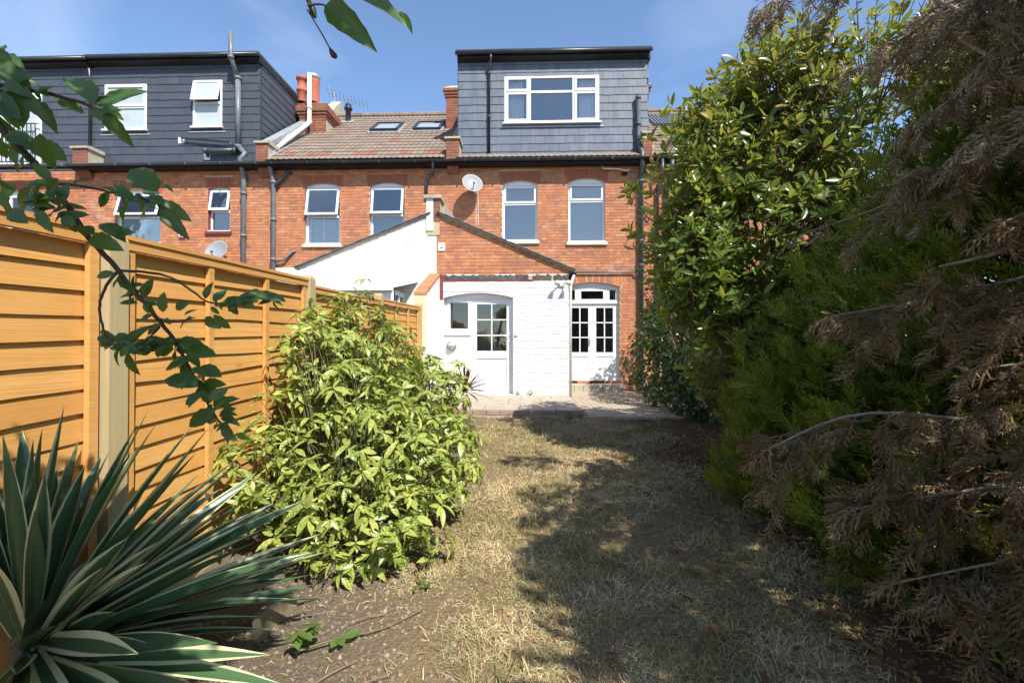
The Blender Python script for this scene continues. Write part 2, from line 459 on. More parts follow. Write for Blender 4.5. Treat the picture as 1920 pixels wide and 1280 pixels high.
m, nt, b, out = new_mat('dry_soil_and_thatch')
n1 = pos_noise(nt, 1.1, 5, 0.6); n2 = pos_noise(nt, 38, 5, 0.7); n3 = pos_noise(nt, 7, 5, 0.65)
soil = mixc(nt, n2, (0.115,0.085,0.058), (0.25,0.20,0.145))
thatch = mixc(nt, n2, (0.13,0.09,0.05), (0.36,0.265,0.145))
ge = N_(nt, 'ShaderNodeNewGeometry'); sx = N_(nt, 'ShaderNodeSeparateXYZ'); nt.links.new(ge.outputs['Position'], sx.inputs[0])
bed = maprange(nt, sx.outputs['X'], -0.95, -0.45)
ad = N_(nt, 'ShaderNodeMath', operation='MULTIPLY_ADD', use_clamp=True)
nt.links.new(n3, ad.inputs[0]); ad.inputs[1].default_value = 0.8
sb = N_(nt, 'ShaderNodeMath', operation='SUBTRACT'); nt.links.new(bed, sb.inputs[0]); sb.inputs[1].default_value = 0.4
nt.links.new(sb.outputs[0], ad.inputs[2])
c = mixc(nt, ad.outputs[0], soil, thatch)
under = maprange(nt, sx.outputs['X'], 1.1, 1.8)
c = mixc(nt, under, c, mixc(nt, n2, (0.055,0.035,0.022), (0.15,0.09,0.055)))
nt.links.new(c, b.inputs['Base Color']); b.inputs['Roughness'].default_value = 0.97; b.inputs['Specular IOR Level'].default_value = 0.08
bump(nt, b, n2, 1.0, 0.035)
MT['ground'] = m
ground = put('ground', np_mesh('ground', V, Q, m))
tag(ground, kind='structure')

F, A = 11.6, 9.8
XC0, XC1 = X(847, F), X(1215, F)          # party lines of the centre house
XM0, XL0 = X(495, F), X(147, F)
XR1, XLL0 = XC1 + 5.0, XL0 - 5.0
ZE = Z(304, F-0.1)                        # gutter level
GZ = 0.30
AX0, AX1 = X(815, A), X(1066, A)          # rear extension of the centre house
PT = 0.36                                 # paved terrace in front of it
PY0 = 7.42

mb = MB().box(AX0-2.9, AX1-0.001, PY0+0.11, A+0.05, 0.02, PT-0.045)
patio = mb.build('patio', MT['slab'])
tag(patio, kind='structure')
sy = [PY0+0.115, 8.25, 9.05, A-0.005]
def prng(a, b): return random.uniform(a, b)
sxs = [AX0-0.55+0.6*i for i in range(7)]
for j in range(3):
    xs = [x + (0.0 if j % 2 == 0 else -0.22) for x in sxs]
    for i in range(len(xs)-1):
        a, c = max(xs[i], AX0-1.1), min(xs[i+1], AX1)
        if c - a < 0.1: continue
        dz = prng(-0.004, 0.004)
        MB().box(a+0.005, c-0.005, sy[j]+0.005, sy[j+1]-0.005, PT-0.046, PT+dz).build('paving_slab', MT['slab'], patio)
bx_ = MB().box(-0.1075, 0.1075, -0.051, 0.051, -0.0325, 0.0325).mesh('edging_brick', MT['edge_brick'])
x = AX0 + 0.2
while x < AX1 - 0.1:
    put('edging_brick', bx_, patio, Matrix.Translation((x+0.1075, PY0+0.055+prng(-0.006, 0.006), PT-0.035+prng(-0.004, 0.004))) @ Matrix.Rotation(prng(-0.015, 0.015), 4, 'Z'))
    x += 0.224
MB().box(AX0+0.1, AX1-0.05, PY0+0.012, PY0+0.10, 0.05, PT-0.07).build('kerb_footing', MT['render'], patio)

path = MB().box(AX1+0.002, 3.35, 7.3, F+0.05, 0.02, 0.262).build('path', MT['paver'])
tag(path, kind='structure')
pv = MB().box(-0.098, 0.098, -0.047, 0.047, -0.03, 0.012).mesh('paver', MT['paver'])
pos = []
for j in range(41):
    y = 7.38 + j*0.1035
    if y > F - 0.06: break
    x = AX1 + 0.115 + (0.1 if j % 2 else 0)
    while x < 3.2:
        pos.append((x, y)); x += 0.2075
pos.sort(key=lambda p: (p[1] + max(0, p[0]-2.6)*9))
rest = MB()
for k, (x, y) in enumerate(pos):
    z = 0.27 + prng(-0.003, 0.003)
    if k < 300: put('paver', pv, path, Matrix.Translation((x, y, z)) @ Matrix.Rotation(prng(-0.02, 0.02), 4, 'Z'))
    else: rest.box(x-0.098, x+0.098, y-0.047, y+0.047, z-0.03, z+0.012)
tag(rest.build('paving', MT['paver'], path), kind='stuff')

# ------------------------------------------------------------------ building helpers
_bm = {}
def brickwork(parent, y, x0, x1, z0, z1, holes, key, top=None, n=300, score=None, proud=0.008, row=False):
    mat = MT[key]
    if key not in _bm:
        _bm[key] = (MB().box(-0.1075, 0.1075, -proud, 0.02, -0.0322, 0.0322).mesh('brick', mat),
                    MB().box(-0.05125, 0.05125, -proud, 0.02, -0.0322, 0.0322).mesh('brick', mat))
    st, hd = _bm[key]
    whole = []; mb = MB(); r = 0; z = z0 + 0.005
    while z < z1 - 0.02:
        h = min(0.065, z1 - z)
        x = (math.floor((x0+40)/0.3375)*0.3375-40 if row else x0) - (0.16875 if r % 2 else 0.0); k = 0
        hs = [q for q in holes if min(q[3], z+h) - max(q[2], z) > 0.02]
        while x < x1:
            w = 0.215 if k % 2 == 0 else 0.1025
            iv = [(x, x+w)] if row and x0 <= x+w/2 < x1 else ([] if row else [(max(x, x0), min(x+w, x1))])
            for q in hs:
                nv = []
                for a, b in iv:
                    if b <= q[0] or a >= q[1]: nv.append((a, b)); continue
                    if a < q[0]: nv.append((a, q[0]))
                    if b > q[1]: nv.append((q[1], b))
                iv = nv
            for a, b in iv:
                if b - a < 0.025: continue
                dy = random.uniform(-0.003, 0.002)
                if top:
                    ta, tb = min(z+h, top(a)), min(z+h, top(b))
                    if min(ta, tb) < z + 0.012: continue
                    if min(ta, tb) < z+h-1e-4:
                        mb.hexa([(a,y-proud+dy,z),(b,y-proud+dy,z),(b,y+0.02,z),(a,y+0.02,z),(a,y-proud+dy,ta),(b,y-proud+dy,tb),(b,y+0.02,tb),(a,y+0.02,ta)]); continue
                if h > 0.064 and abs((b-a)-w) < 1e-6: whole.append((a, b, z, w > 0.2, dy))
                else: mb.box(a, b, y-proud+dy, y+0.02, z, z+h)
            x += w + 0.01; k += 1
        z += 0.075; r += 1
    if score: whole.sort(key=lambda q: score((q[0]+q[1])/2, q[2]))
    for i, (a, b, z, s, dy) in enumerate(whole):
        if i < n: put('brick', st if s else hd, parent, Matrix.Translation(((a+b)/2, y+dy, z+0.0325)))
        else: mb.box(a, b, y-proud+dy, y+0.02, z+0.0003, z+0.0647)
    if mb.v: tag(mb.build('brickwork', mat, parent), kind='stuff')
def wall_grid(mb, x0, x1, z0, z1, y0, y1, holes):
    xs = sorted({x0, x1} | {min(max(v, x0), x1) for q in holes for v in q[:2]})
    zs = sorted({z0, z1} | {min(max(v, z0), z1) for q in holes for v in q[2:]})
    for i in range(len(xs)-1):
        run = None
        for j in range(len(zs)-1):
            cx, cz = (xs[i]+xs[i+1])/2, (zs[j]+zs[j+1])/2
            inh = any(q[0] < cx < q[1] and q[2] < cz < q[3] for q in holes)
            if inh:
                if run: mb.box(xs[i], xs[i+1], y0, y1, run[0], run[1]); run = None
            else: run = (run[0], zs[j+1]) if run else (zs[j], zs[j+1])
        if run: mb.box(xs[i], xs[i+1], y0, y1, run[0], run[1])
    return mb
def arc(x0, x1, zs, rise, n=12):
    w = (x1-x0)/2; Rr = (w*w + rise*rise)/(2*rise); cx = (x0+x1)/2; cz = zs + rise - Rr
    return [(x0 + (x1-x0)*i/n, cz + math.sqrt(max(0, Rr*Rr - (x0 + (x1-x0)*i/n - cx)**2))) for i in range(n+1)]
def arch(parent, x0, x1, zc, rise, y, mat, joint, h=0.20, n=13, bricks=True):
    """segmental brick arch: spandrel behind, one voussoir brick after another in front"""
    pts = arc(x0, x1, zc-rise, rise, 16)
    mb = MB()
    for i in range(16):
        (xa, za), (xb, zb) = pts[i], pts[i+1]
        mb.hexa([(xa,y,za),(xb,y,zb),(xb,y+0.1,zb),(xa,y+0.1,za),(xa,y,zc+0.004),(xb,y,zc+0.004),(xb,y+0.1,zc+0.004),(xa,y+0.1,zc+0.004)])
    lin = mb.build('arch', joint, parent)
    if bricks:
        e = 0.05
        pts = arc(x0-e, x1+e, zc-rise-0.02, rise+0.02, n)
        spl = 0.10
        cx = (x0+x1)/2; w = (x1-x0)/2+e
        for i in range(n):
            (xa, za), (xb, zb) = pts[i], pts[i+1]
            g = 0.004
            ta, tb = xa + spl*0.5*(xa-cx)/w, xb + spl*0.5*(xb-cx)/w
            MB().hexa([(xa+g,y-0.011,za+0.002),(xb-g,y-0.011,zb+0.002),(xb-g,y+0.02,zb+0.002),(xa+g,y+0.02,za+0.002),
                       (ta+g,y-0.011,zc+h),(tb-g,y-0.011,zc+h),(tb-g,y+0.02,zc+h),(ta+g,y+0.02,zc+h)]).build('voussoir', mat, lin)
    return (x0-0.06, x1+0.06, zc-rise+0.02, zc+h+0.008)
def window(parent, x0, x1, z0, z1, y, rise=0.0, transom=None, openness=0.0, glass='glass', low_glass=None, sill='stone_cream', fw=0.055, blind=None, rec=0.075, hinge_gap=0.0):
    yf = y + rec
    mb = MB()
    zt = z1 - rise
    mb.frame(x0, x1, z0, zt + (0.02 if rise else 0), yf, yf+0.07, fw)
    if rise:                                           # white head board below the brick arch
        pts = arc(x0, x1, z1-rise, rise, 12)
        poly = [(x0, zt-0.005), (x1, zt-0.005)] + pts[::-1]
        mb.prism(poly, yf-0.012, yf+0.05)
        zt = zt - 0.005
    if transom: mb.box(x0+fw, x1-fw, yf+0.002, yf+0.068, transom-0.03, transom+0.03)
    w = mb.build('window', MT['upvc'], parent)
    a, b = x0+fw, x1-fw
    lo1 = (transom-0.03) if transom else zt-fw
    MB().box(a, b, yf+0.03, yf+0.036, z0+fw, lo1).build('pane', MT[low_glass or glass], w)
    if transom:
        u0, u1 = transom+0.03, zt-fw
        s = MB()
        if openness:
            e = 0.022
            s.frame(a-e, b+e, u0-e-0.012, u1+e, yf-0.04, yf-0.005, 0.055)
            p = MB().box(a+0.03, b-0.03, yf-0.027, yf-0.021, u0+0.018, u1-0.03)
            H = Matrix.Translation((0, yf-0.02, u1+e)) @ Matrix.Rotation(-openness, 4, 'X') @ Matrix.Translation((0, -(yf-0.02), -(u1+e)))
            s.xf(H); p.xf(H)
            sa = s.build('sash', MT['upvc'], w)
            p.build('pane', MT[glass], w)
        else:
            s.frame(a-0.012, b+0.012, u0-0.012, u1+0.012, yf-0.02, yf+0.025, 0.045)
            s.build('sash', MT['upvc'], w)
            MB().box(a+0.03, b-0.03, yf+0.008, yf+0.014, u0+0.03, u1-0.03).build('pane', MT[glass], w)
    if sill:
        MB().box(x0-0.05, x1+0.05, y-0.06, yf+0.05, z0-0.075, z0-0.002).build('sill', MT[sill], w)
        MB().box(x0-0.01, x1+0.01, y-0.02, yf-0.002, z0-0.001, z0+0.028).build('sill_board', MT['upvc'], w)
    if blind == 'sheet':
        MB().box(a-0.03, b+0.03, yf+0.13, yf+0.134, z0+0.02, zt-0.03).build('pane_grey_sheet', MT['grey_sheet'], w)  # plain sheet added behind the glass to grey the panes
    elif blind:
        k = MB(); zz = z0+fw+0.02
        while zz < lo1 - 0.03:
            k.hexa([(a+0.01,yf+0.06,zz),(b-0.01,yf+0.06,zz),(b-0.01,yf+0.085,zz+0.018),(a+0.01,yf+0.085,zz+0.018),
                    (a+0.01,yf+0.06,zz+0.004),(b-0.01,yf+0.06,zz+0.004),(b-0.01,yf+0.085,zz+0.022),(a+0.01,yf+0.085,zz+0.022)]); zz += 0.042 if blind == 'slat' else 0.026
        MB().box(a-0.03, b+0.03, yf+0.10, yf+0.104, z0+0.02, lo1).build('blind_backing', MT['curtain'], w)
        if blind == 'slat':
            for f in (0.0, 0.48, 1.0):
                xx = a + 0.03 + f*(b-a-0.06); k.box(xx-0.025, xx+0.025, yf+0.058, yf+0.088, z0+fw, lo1)
        k.build('blind', MT['blind'], w)
    return w
def pipe(parent, pts, r, mat, collars=(), name='pipe', n=10):
    p = MB().tube(pts, r, n).build(name, MT[mat], parent, True)
    for c, d in collars:
        c, d = Vector(c), Vector(d).normalized()
        MB().tube([c-d*0.035, c+d*0.035], r*1.28, n).build('collar', MT[mat], p, True)
    return p
def slated(parent, P0, U, L, z0, z1, Nrm, holes=(), row=0.205, wid=0.25, mat='slate'):
    """slates hung course by course: from P0 along U for length L"""
    U = Vector(U).normalized(); Nn = Vector(Nrm).normalized(); z = z0; r = 0
    t = 0.007
    while z < z1 - 0.03:
        x = -(wid/2 if r % 2 else 0.0) - random.uniform(0, 0.02)
        zt = min(z + row + 0.03, z1)
        while x < L:
            a, b = max(x, 0), min(x + wid, L)
            iv = [(a, b, z, zt)] if b - a > 0.04 else []
            for q in holes:
                nv = []
                for a_, b_, c_, d_ in iv:
                    if b_ <= q[0] or a_ >= q[1] or d_ <= q[2]+0.01 or c_ >= q[3]-0.01: nv.append((a_, b_, c_, d_)); continue
                    if a_ < q[0]-0.03: nv.append((a_, q[0], c_, d_))
                    if b_ > q[1]+0.03: nv.append((q[1], b_, c_, d_))
                    m0, m1 = max(a_, q[0]), min(b_, q[1])
                    if m1 - m0 < 0.02: continue
                    if q[2] > c_ + 0.05: nv.append((m0, m1, c_, q[2]))
                    if d_ > q[3] + 0.03: nv.append((m0, m1, q[3]-0.005, d_))
                iv = nv
            for seg in iv:
                a_, b_, zlo, zz = seg
                if zlo == z: zlo += random.uniform(-0.006, 0.004)
                base = P0 + Nn*0.002
                def pt(s_, zz_, o): return tuple(Vector((base.x, base.y, 0)) + U*s_ + Nn*o + Vector((0, 0, zz_)))
                o0, o1 = 0.020 + random.uniform(0, 0.003), 0.003
                g = 0.0018
                MB().hexa([pt(a_+g, zlo, o0), pt(b_-g, zlo, o0), pt(b_-g, zlo, o0-t), pt(a_+g, zlo, o0-t),
                           pt(a_+g, zz, o1+0.004), pt(b_-g, zz, o1+0.004), pt(b_-g, zz, o1-0.002), pt(a_+g, zz, o1-0.002)]).build('slate', MT[mat], parent)
            x += wid
        z += row; r += 1
# interlocking roof tile: two rolls and a flat pan
def tile_mesh(mat, w=0.30, l=0.385):
    prof = []
    for i in range(13):
        u = i/12
        prof.append((u*w, 0.014*max(0, math.sin(u*4*math.pi)) ** 0.7 if math.sin(u*4*math.pi) > 0 else -0.004*math.sin(u*4*math.pi)*-1*0))
    V = []; Q = []
    for (x, h) in prof: V += [(x, 0, h+0.026), (x, l, h+0.006), (x, 0, h+0.008)]
    for i in range(12):
        b = i*3
        Q += [(b, b+3, b+4, b+1), (b+2, b+5, b+3, b)]
    return np_mesh('roof_tile', V, Q, MT[mat], False)
TILE, TILER = tile_mesh('tile'), tile_mesh('tile_red')
def tiled_roof(roof, x0, x1, y0, z0, slope, length, red=(), holes=(), n=300, gauge=0.33):
    ang = math.atan(slope)
    rows = int(length/gauge); cols = int(math.ceil((x1-x0)/0.30))
    k = 0; V = []; Q = []
    for r in range(rows):
        for c in range(cols):
            d = r*gauge
            y, z = y0 + d*math.cos(ang), z0 + d*math.sin(ang)
            x = x0 + c*0.30
            if any(h[0] < x+0.15 < h[1] and h[2] < d+0.15 < h[3] for h in holes): continue
            w = min(1.0, (x1-x)/0.30)
            Mx = Matrix.Translation((x, y, z)) @ Matrix.Rotation(ang, 4, 'X') @ Matrix.Diagonal((w, 1, 1, 1))
            Mx = Mx @ Matrix.Rotation(random.uniform(-0.006, 0.006), 4, 'Z')
            put('roof_tile', TILER if (r, c) in red else TILE, roof, Mx); k += 1
    return k
def shell(mb, x0, x1, z1, y0=F+0.24, y1=F+8.4):
    mb.box(x0+0.11, x0+0.2, y0, y1, GZ, z1); mb.box(x1-0.2, x1-0.11, y0, y1, GZ, z1)
    mb.box(x0, x1, y1, y1+0.2, GZ, z1)
    mb.box(x0+0.2, x1-0.2, y0, y1, GZ-0.2, GZ+0.02)
    mb.box(x0+0.2, x1-0.2, y0, y1, 2.95, 3.15)
    mb.box(x0+0.2, x1-0.2, y0+2.6, y0+2.7, GZ+0.02, z1)
    mb.box(x0+0.2, x1-0.2, y0, y1, z1-0.06, z1)
    return mb
def gutter(parent, x0, x1, y, z, mat='black_pvc', r=0.058):
    mb = MB(); n = 10; pts = []
    for i in range(n+1):
        a = math.pi * i/n
        pts.append((y - r*math.cos(a), z - r*math.sin(a)))
    for i in range(n, -1, -1):
        a = math.pi * i/n
        pts.append((y - (r-0.006)*math.cos(a), z - (r-0.006)*math.sin(a)))
    mb.prismx(pts, x0, x1)
    g = mb.build('gutter', MT[mat], parent)
    x = x0 + 0.4
    while x < x1:
        MB().box(x-0.015, x+0.015, y-r-0.004, y+r+0.06, z-r-0.008, z+0.006).build('bracket', MT[mat], g); x += 0.9
    return g
def vis(px, py, Y):
    c = at(px, py, Y)
    return lambda x, z: (x-c.x)**2 + (z-c.z)**2

RS = 0.745                                # roof slope
RY0, RZ0 = F-0.29, ZE+0.05
RIDGE_L = 5.55
def roof_deck(parent, x0, x1, name='roof', back=True):
    ang = math.atan(RS); yr, zr = RY0 + RIDGE_L*math.cos(ang), RZ0 + RIDGE_L*math.sin(ang)
    mb = MB().prismx([(RY0, RZ0-0.03), (yr, zr-0.02), (yr+4.6, RZ0-0.05), (yr+4.6, RZ0-0.25), (RY0, RZ0-0.10)][::-1], x0, x1)
    o = mb.build(name, MT['slate_back'], parent)
    rm = MB()
    x = x0; 
    while x < x1 - 0.05:
        rm_ = MB().tube([(x+0.004, yr, zr-0.01), (min(x+0.44, x1), yr, zr-0.01)], 0.11, 10)
        rm_.build('ridge_tile', MT['tile'], o, False); x += 0.45
    return o, yr, zr

# ================================================================== centre house
hc = thing('terraced_house', 'brick terraced house with slate dormer and white painted rear extension, facing the lawn', 'house', ((XC0+XC1)/2, F, GZ), 'terraced houses in a row')
w1 = (X(942, F), X(1008, F), Z(452, F), Z(338, F))
w2 = (X(1066, F), X(1135, F), Z(455, F), Z(335, F))
fd = (AX1+0.10, X(1162, F), Z(713, F), Z(530, F))
holes = [w1, w2, fd]
mb = wall_grid(MB(), XC0, XC1, GZ, ZE-0.06, F, F+0.24, holes)
mb.build('wall', MT['mortar'], hc)
bh = list(holes)
bh.append(arch(hc, w1[0], w1[1], w1[3], 0.10, F, MT['brick_dark'], MT['mortar'], 0.22))
bh.append(arch(hc, w2[0], w2[1], w2[3], 0.10, F, MT['brick_dark'], MT['mortar'], 0.22))
bh.append(arch(hc, fd[0], fd[1], fd[3], 0.11, F, MT['brick'], MT['mortar'], 0.21, 19))
sc_ = vis(1090, 420, F)
brickwork(hc, F, XC0, XC1, GZ, ZE-0.06, bh, 'brick', score=lambda x, z: sc_(x, z) + (50 if (x < AX1+0.1 and z < 3.5) else 0), row=True)
window(hc, *w1, F, 0.10, Z(381, F), blind='sheet')
window(hc, *w2, F, 0.10, Z(377, F), blind='sheet')
shell(MB(), XC0, XC1, ZE-0.1).build('interior', MT['interior'], hc)
gutter(hc, XC0-0.02, XC1+0.02, F-0.32, ZE, 'black_pvc')
MB().box(XC0, XC1, F-0.26, F-0.235, ZE-0.09, ZE+0.04).box(XC0, XC1, F-0.235, F-0.002, ZE-0.10, ZE-0.075).build('fascia_board', MT['fascia'], hc)
# dormer
DY = F + 0.27
dx0, dx1 = X(859, DY), X(1217, DY)
dz0, dz1 = Z(300, DY), Z(108, DY)
dw = (X(946, DY), X(1124, DY), Z(232, DY), Z(144, DY))
ztop = Z(97, DY-0.15)
mb = wall_grid(MB(), dx0, dx1, dz0-0.3, dz1+0.05, DY, DY+0.2, [dw])
mb.box(dx0, dx0+0.1, DY+0.2, DY+4.3, dz0-0.3, dz1+0.05).box(dx1-0.1, dx1, DY+0.2, DY+4.3, dz0-0.3, dz1+0.05)
mb.box(dx0+0.1, dx1-0.1, DY+2.0, DY+2.1, dz0-0.3, dz1+0.05)
dorm = mb.build('dormer', MT['slate_back'], hc)
slated(dorm, Vector((dx0, DY, 0)), (1,0,0), dx1-dx0, dz0, dz1, (0,-1,0), [(dw[0]-dx0, dw[1]-dx0, dw[2], dw[3])])
slated(dorm, Vector((dx0, DY+1.6, 0)), (0,-1,0), 1.6, dz0, dz1, (-1,0,0))
def flat_roof(parent, x0, x1, zt, y0, y1):
    r_ = MB().box(x0-0.03, x1+0.03, y0-0.20, y1, zt-0.03, zt+0.045).build('flat_roof', MT['felt'], parent)
    f = MB().prismx([(y0-0.16, zt-0.03), (y0+0.02, zt-0.03), (y0+0.02, zt-0.19), (y0-0.035, zt-0.19), (y0-0.16, zt-0.14)][::-1], x0+0.02, x1-0.02)
    f.build('fascia', MT['fascia'], r_)
    g = MB().tube([(x0-0.05, y0-0.215, zt-0.045), (x1+0.05, y0-0.215, zt-0.045)], 0.05, 8).build('dormer_gutter', MT['black_pvc'], r_, True)
    MB().box(x0-0.015, x0+0.02, y0-0.1, y1, zt-0.2, zt-0.031).build('side_fascia', MT['fascia'], r_)
    MB().box(x1-0.02, x1+0.04, y0-0.1, y1, zt-0.2, zt-0.031).build('side_fascia', MT['fascia'], r_)
    return r_
flat_roof(hc, dx0, dx1, ztop, DY, DY+4.3)
# dormer window: side lights with opening tops round a large fixed middle
def dormer_window(parent, q, y):
    x0, x1, z0, z1 = q; yf = y - 0.02
    ma, mb_ = x0+(x1-x0)*0.265, x0+(x1-x0)*0.735
    zt = z0+(z1-z0)*0.66
    k = MB().frame(x0, x1, z0, z1, yf, yf+0.07, 0.06)
    for mx in (ma, mb_): k.box(mx-0.035, mx+0.035, yf+0.001, yf+0.069, z0+0.06, z1-0.06)
    for a, b in ((x0+0.06, ma-0.035), (ma+0.035, mb_-0.035), (mb_+0.035, x1-0.06)): k.box(a, b, yf+0.002, yf+0.068, zt-0.03, zt+0.03)
    w = k.build('dormer_window', MT['upvc'], parent)
    MB().box(ma+0.035, mb_-0.035, yf+0.03, yf+0.036, z0+0.06, zt-0.03).build('pane', MT['glass'], w)
    MB().box(ma+0.035, mb_-0.035, yf+0.03, yf+0.036, zt+0.03, z1-0.06).build('pane', MT['glass'], w)
    for a, b in ((x0+0.06, ma-0.035), (mb_+0.035, x1-0.06)):
        for c, d in ((z0+0.06, zt-0.03), (zt+0.03, z1-0.06)):
            MB().frame(a-0.012, b+0.012, c-0.012, d+0.012, yf-0.022, yf+0.02, 0.05).build('sash', MT['upvc'], w)
            MB().box(a+0.03, b-0.03, yf+0.006, yf+0.012, c+0.03, d-0.03).build('pane', MT['glass'], w)
        V = []; Q = []; n = 60
        l = (b-a)*0.78; s0 = a+0.01 if a < ma else b-0.01-l
        for i in range(n+1):
            xx = s0 + l*i/n; yy = yf+0.16 + 0.018*math.sin(i*0.95) + 0.008*math.sin(i*0.37)
            V += [(xx, yy, z0+0.03), (xx + 0.01*math.sin(i*0.5), yy, z1-0.05)]
        for i in range(n): Q.append((2*i, 2*i+2, 2*i+3, 2*i+1))
        put('curtain', np_mesh('curtain', V, Q, MT['curtain']), w)
    MB().box(x0-0.04, x1+0.05, y-0.10, y+0.05, z0-0.04, z0-0.001).build('sill', MT['upvc'], w)
    MB().box(x0-0.1, x1+0.12, y-0.035, y+0.0, z0-0.12, z0-0.085).build('lead_flashing', MT['lead'], w)
    return w
dormer_window(hc, dw, DY)
# strip of tiles at the dormer's foot
er = MB().prismx([(RY0, RZ0-0.06), (RY0, RZ0-0.02), (DY+0.02, RZ0+0.30), (DY+0.02, RZ0-0.06)][::-1], XC0+0.12, XC1-0.12).build('eaves', MT['slate_back'], hc)
tiled_roof(er, XC0+0.15, XC1-0.12, RY0, RZ0-0.012, RS*0.9, 0.36, gauge=0.33)
# black downpipe of the dormer
px_ = X(917, DY)
pipe(hc, [(X(920,DY-.2), DY-0.21, ztop-0.07), (X(920,DY-.2), DY-0.2, ztop-0.20), (px_, DY-0.06, ztop-0.42), (px_, DY-0.06, dz0+0.0)], 0.034, 'black_pvc',
     [((px_, DY-0.06, ztop-0.5), (0,0,1)), ((px_, DY-0.06, dz0+1.1), (0,0,1))], 'downpipe')
# soil stack on the right
sx1, sx2 = X(1196, DY), X(1201, F)
pipe(hc, [(sx1, DY-0.10, Z(188, DY)), (sx1, DY-0.10, Z(272, DY)), (X(1204, F-0.2), F-0.27, Z(292, F-0.2)), (X(1204, F-0.2), F-0.27, Z(312, F-.2)), (sx2, F-0.09, Z(330, F)), (sx2, F-0.09, GZ)], 0.056, 'darkgrey_pvc',
     [((sx1, DY-0.10, Z(188, DY)-0.05), (0,0,1)), ((sx1, DY-0.10, Z(240, DY)), (0,0,1)), ((sx2, F-0.09, Z(345, F)), (0,0,1)), ((sx2, F-0.09, Z(455, F)), (0,0,1)), ((sx2, F-0.09, Z(500, F)), (0,0,1))], 'soil_pipe')
zz = Z(512, F)
pipe(hc, [(AX1+0.1, F-0.06, zz), (sx2-0.16, F-0.06, zz), (sx2-0.15, F-0.06, zz-0.06), (sx2-0.02, F-0.07, zz-0.07)], 0.022, 'darkgrey_pvc', name='waste_pipe')
pipe(hc, [(X(1129,F), F-0.04, Z(313,F)), (X(1131,F), F-0.09, Z(321,F)), (X(1160,F), F-0.10, Z(322,F)), (X(1173,F), F-0.14, Z(327,F)), (X(1178,F), F-0.16, Z(325,F))], 0.016, 'white_pvc', name='overflow_pipe')
MB().box(X(1166,F), X(1176,F), F-0.05, F+0.01, Z(332,F), Z(326,F)).build('vent_hole', MT['black'], hc)
# stubs of the party wall that carry the gutter line, brick with stone cap
def parapet_end(parent, px0, px1, py0, py1, Y=F-0.22, cap='stone'):
    x0, x1, z0, z1 = X(px0, Y), X(px1, Y), Z(py1, Y), Z(py0, Y)
    p = MB().box(x0+0.012, x1-0.012, Y, Y+0.5, z0, z1-0.06).build('parapet', MT['mortar'], parent)
    brickwork(p, Y, x0, x1, z0, z1-0.06, [], 'brick_chimney')
    MB().prismx([(Y-0.05, z1-0.06), (Y+0.5, z1-0.06), (Y+0.5, z1+0.03), (Y+0.05, z1+0.03), (Y-0.05, z1-0.01)][::-1], x0-0.035, x1+0.035).build('coping', MT[cap], p)
    MB().box(x1-0.013, x1-0.004, Y+0.012, Y+0.48, z0, z1-0.062).build('side_render', MT['render'], p)
    c = MB().prismx([(Y+0.02, z0), (Y+0.13, z0), (Y+0.22, z0-0.24), (Y+0.17, z0-0.22)][::-1], x0+0.02, x1-0.02)
    c.build('corbel', MT['brick_chimney'], p)
    return p
parapet_end(hc, 836, 860, 255, 303)
parapet_end(hc, 1207, 1226, 250, 303)
# party stacks beside the dormer, corbelled at the top
def party_stack(parent, x0, x1, y0, y1, z0, z1):
    p = MB().box(x0+0.012, x1-0.012, y0+0.002, y1, z0, z1).build('chimney_stack', MT['mortar'], parent)
    brickwork(p, y0, x0, x1, z0, z1-0.36, [], 'brick_chimney', n=90)
    for i in range(4):
        e = 0.03*i
        MB().box(x0-e, x1+e, y0-e-0.002*i, y1+e, z1-0.36+0.075*i+0.005, z1-0.36+0.075*(i+1)).build('corbel', MT['brick_chimney'], p)
    MB().hexa([(x0-0.1,y0-0.1,z1-0.05),(x1+0.1,y0-0.1,z1-0.05),(x1+0.1,y1+0.1,z1-0.05),(x0-0.1,y1+0.1,z1-0.05),(x0+0.1,y0+0.1,z1+0.12),(x1-0.1,y0+0.1,z1+0.12),(x1-0.1,y1-0.1,z1+0.12),(x0+0.1,y1-0.1,z1+0.12)]).build('flaunching', MT['stone'], p)
    return p
yk = 13.9
party_stack(hc, X(836, yk), X(836, yk)+0.85, yk, yk+0.8, ZE+0.9, Z(163, yk))
party_stack(hc, X(1210, yk)-0.7, X(1210, yk)+0.1, yk, yk+0.8, ZE+0.9, Z(163, yk))
# french doors under a three-light transom
x0, x1, z0, z1 = fd
yf = F+0.09
zt = Z(566, F)
k = MB().frame(x0, x1, z0, z1-0.10, yf, yf+0.08, 0.05)
k.prism([(x0, z1-0.115), (x1, z1-0.115)] + arc(x0, x1, z1-0.11, 0.11)[::-1], yf-0.01, yf+0.05)
k.box(x0-0.0, x1, yf-0.03, yf+0.09, zt-0.045, zt+0.02)
a3 = [x0+0.05, x0+0.30, x1-0.30, x1-0.05]
for xx in a3[1:3]: k.box(xx-0.035, xx+0.035, yf+0.002, yf+0.07, zt+0.02, z1-0.15)
fdo = k.build('french_door', MT['white_gloss'], hc)
for i in range(3):
    a, b = a3[i]+(0.035 if i else 0.0), a3[i+1]-(0.035 if i < 2 else 0.0)
    MB().frame(a, b, zt+0.021, z1-0.151, yf+0.004, yf+0.05, 0.03 if i != 1 else 0.055).build('sash', MT['white_gloss'], fdo)
    MB().box(a+0.02, b-0.02, yf+0.03, yf+0.036, zt+0.04, z1-0.17).build('pane', MT['glass_door'], fdo)
mid = (x0+x1)/2; zb, zh = z0+0.02, zt-0.05
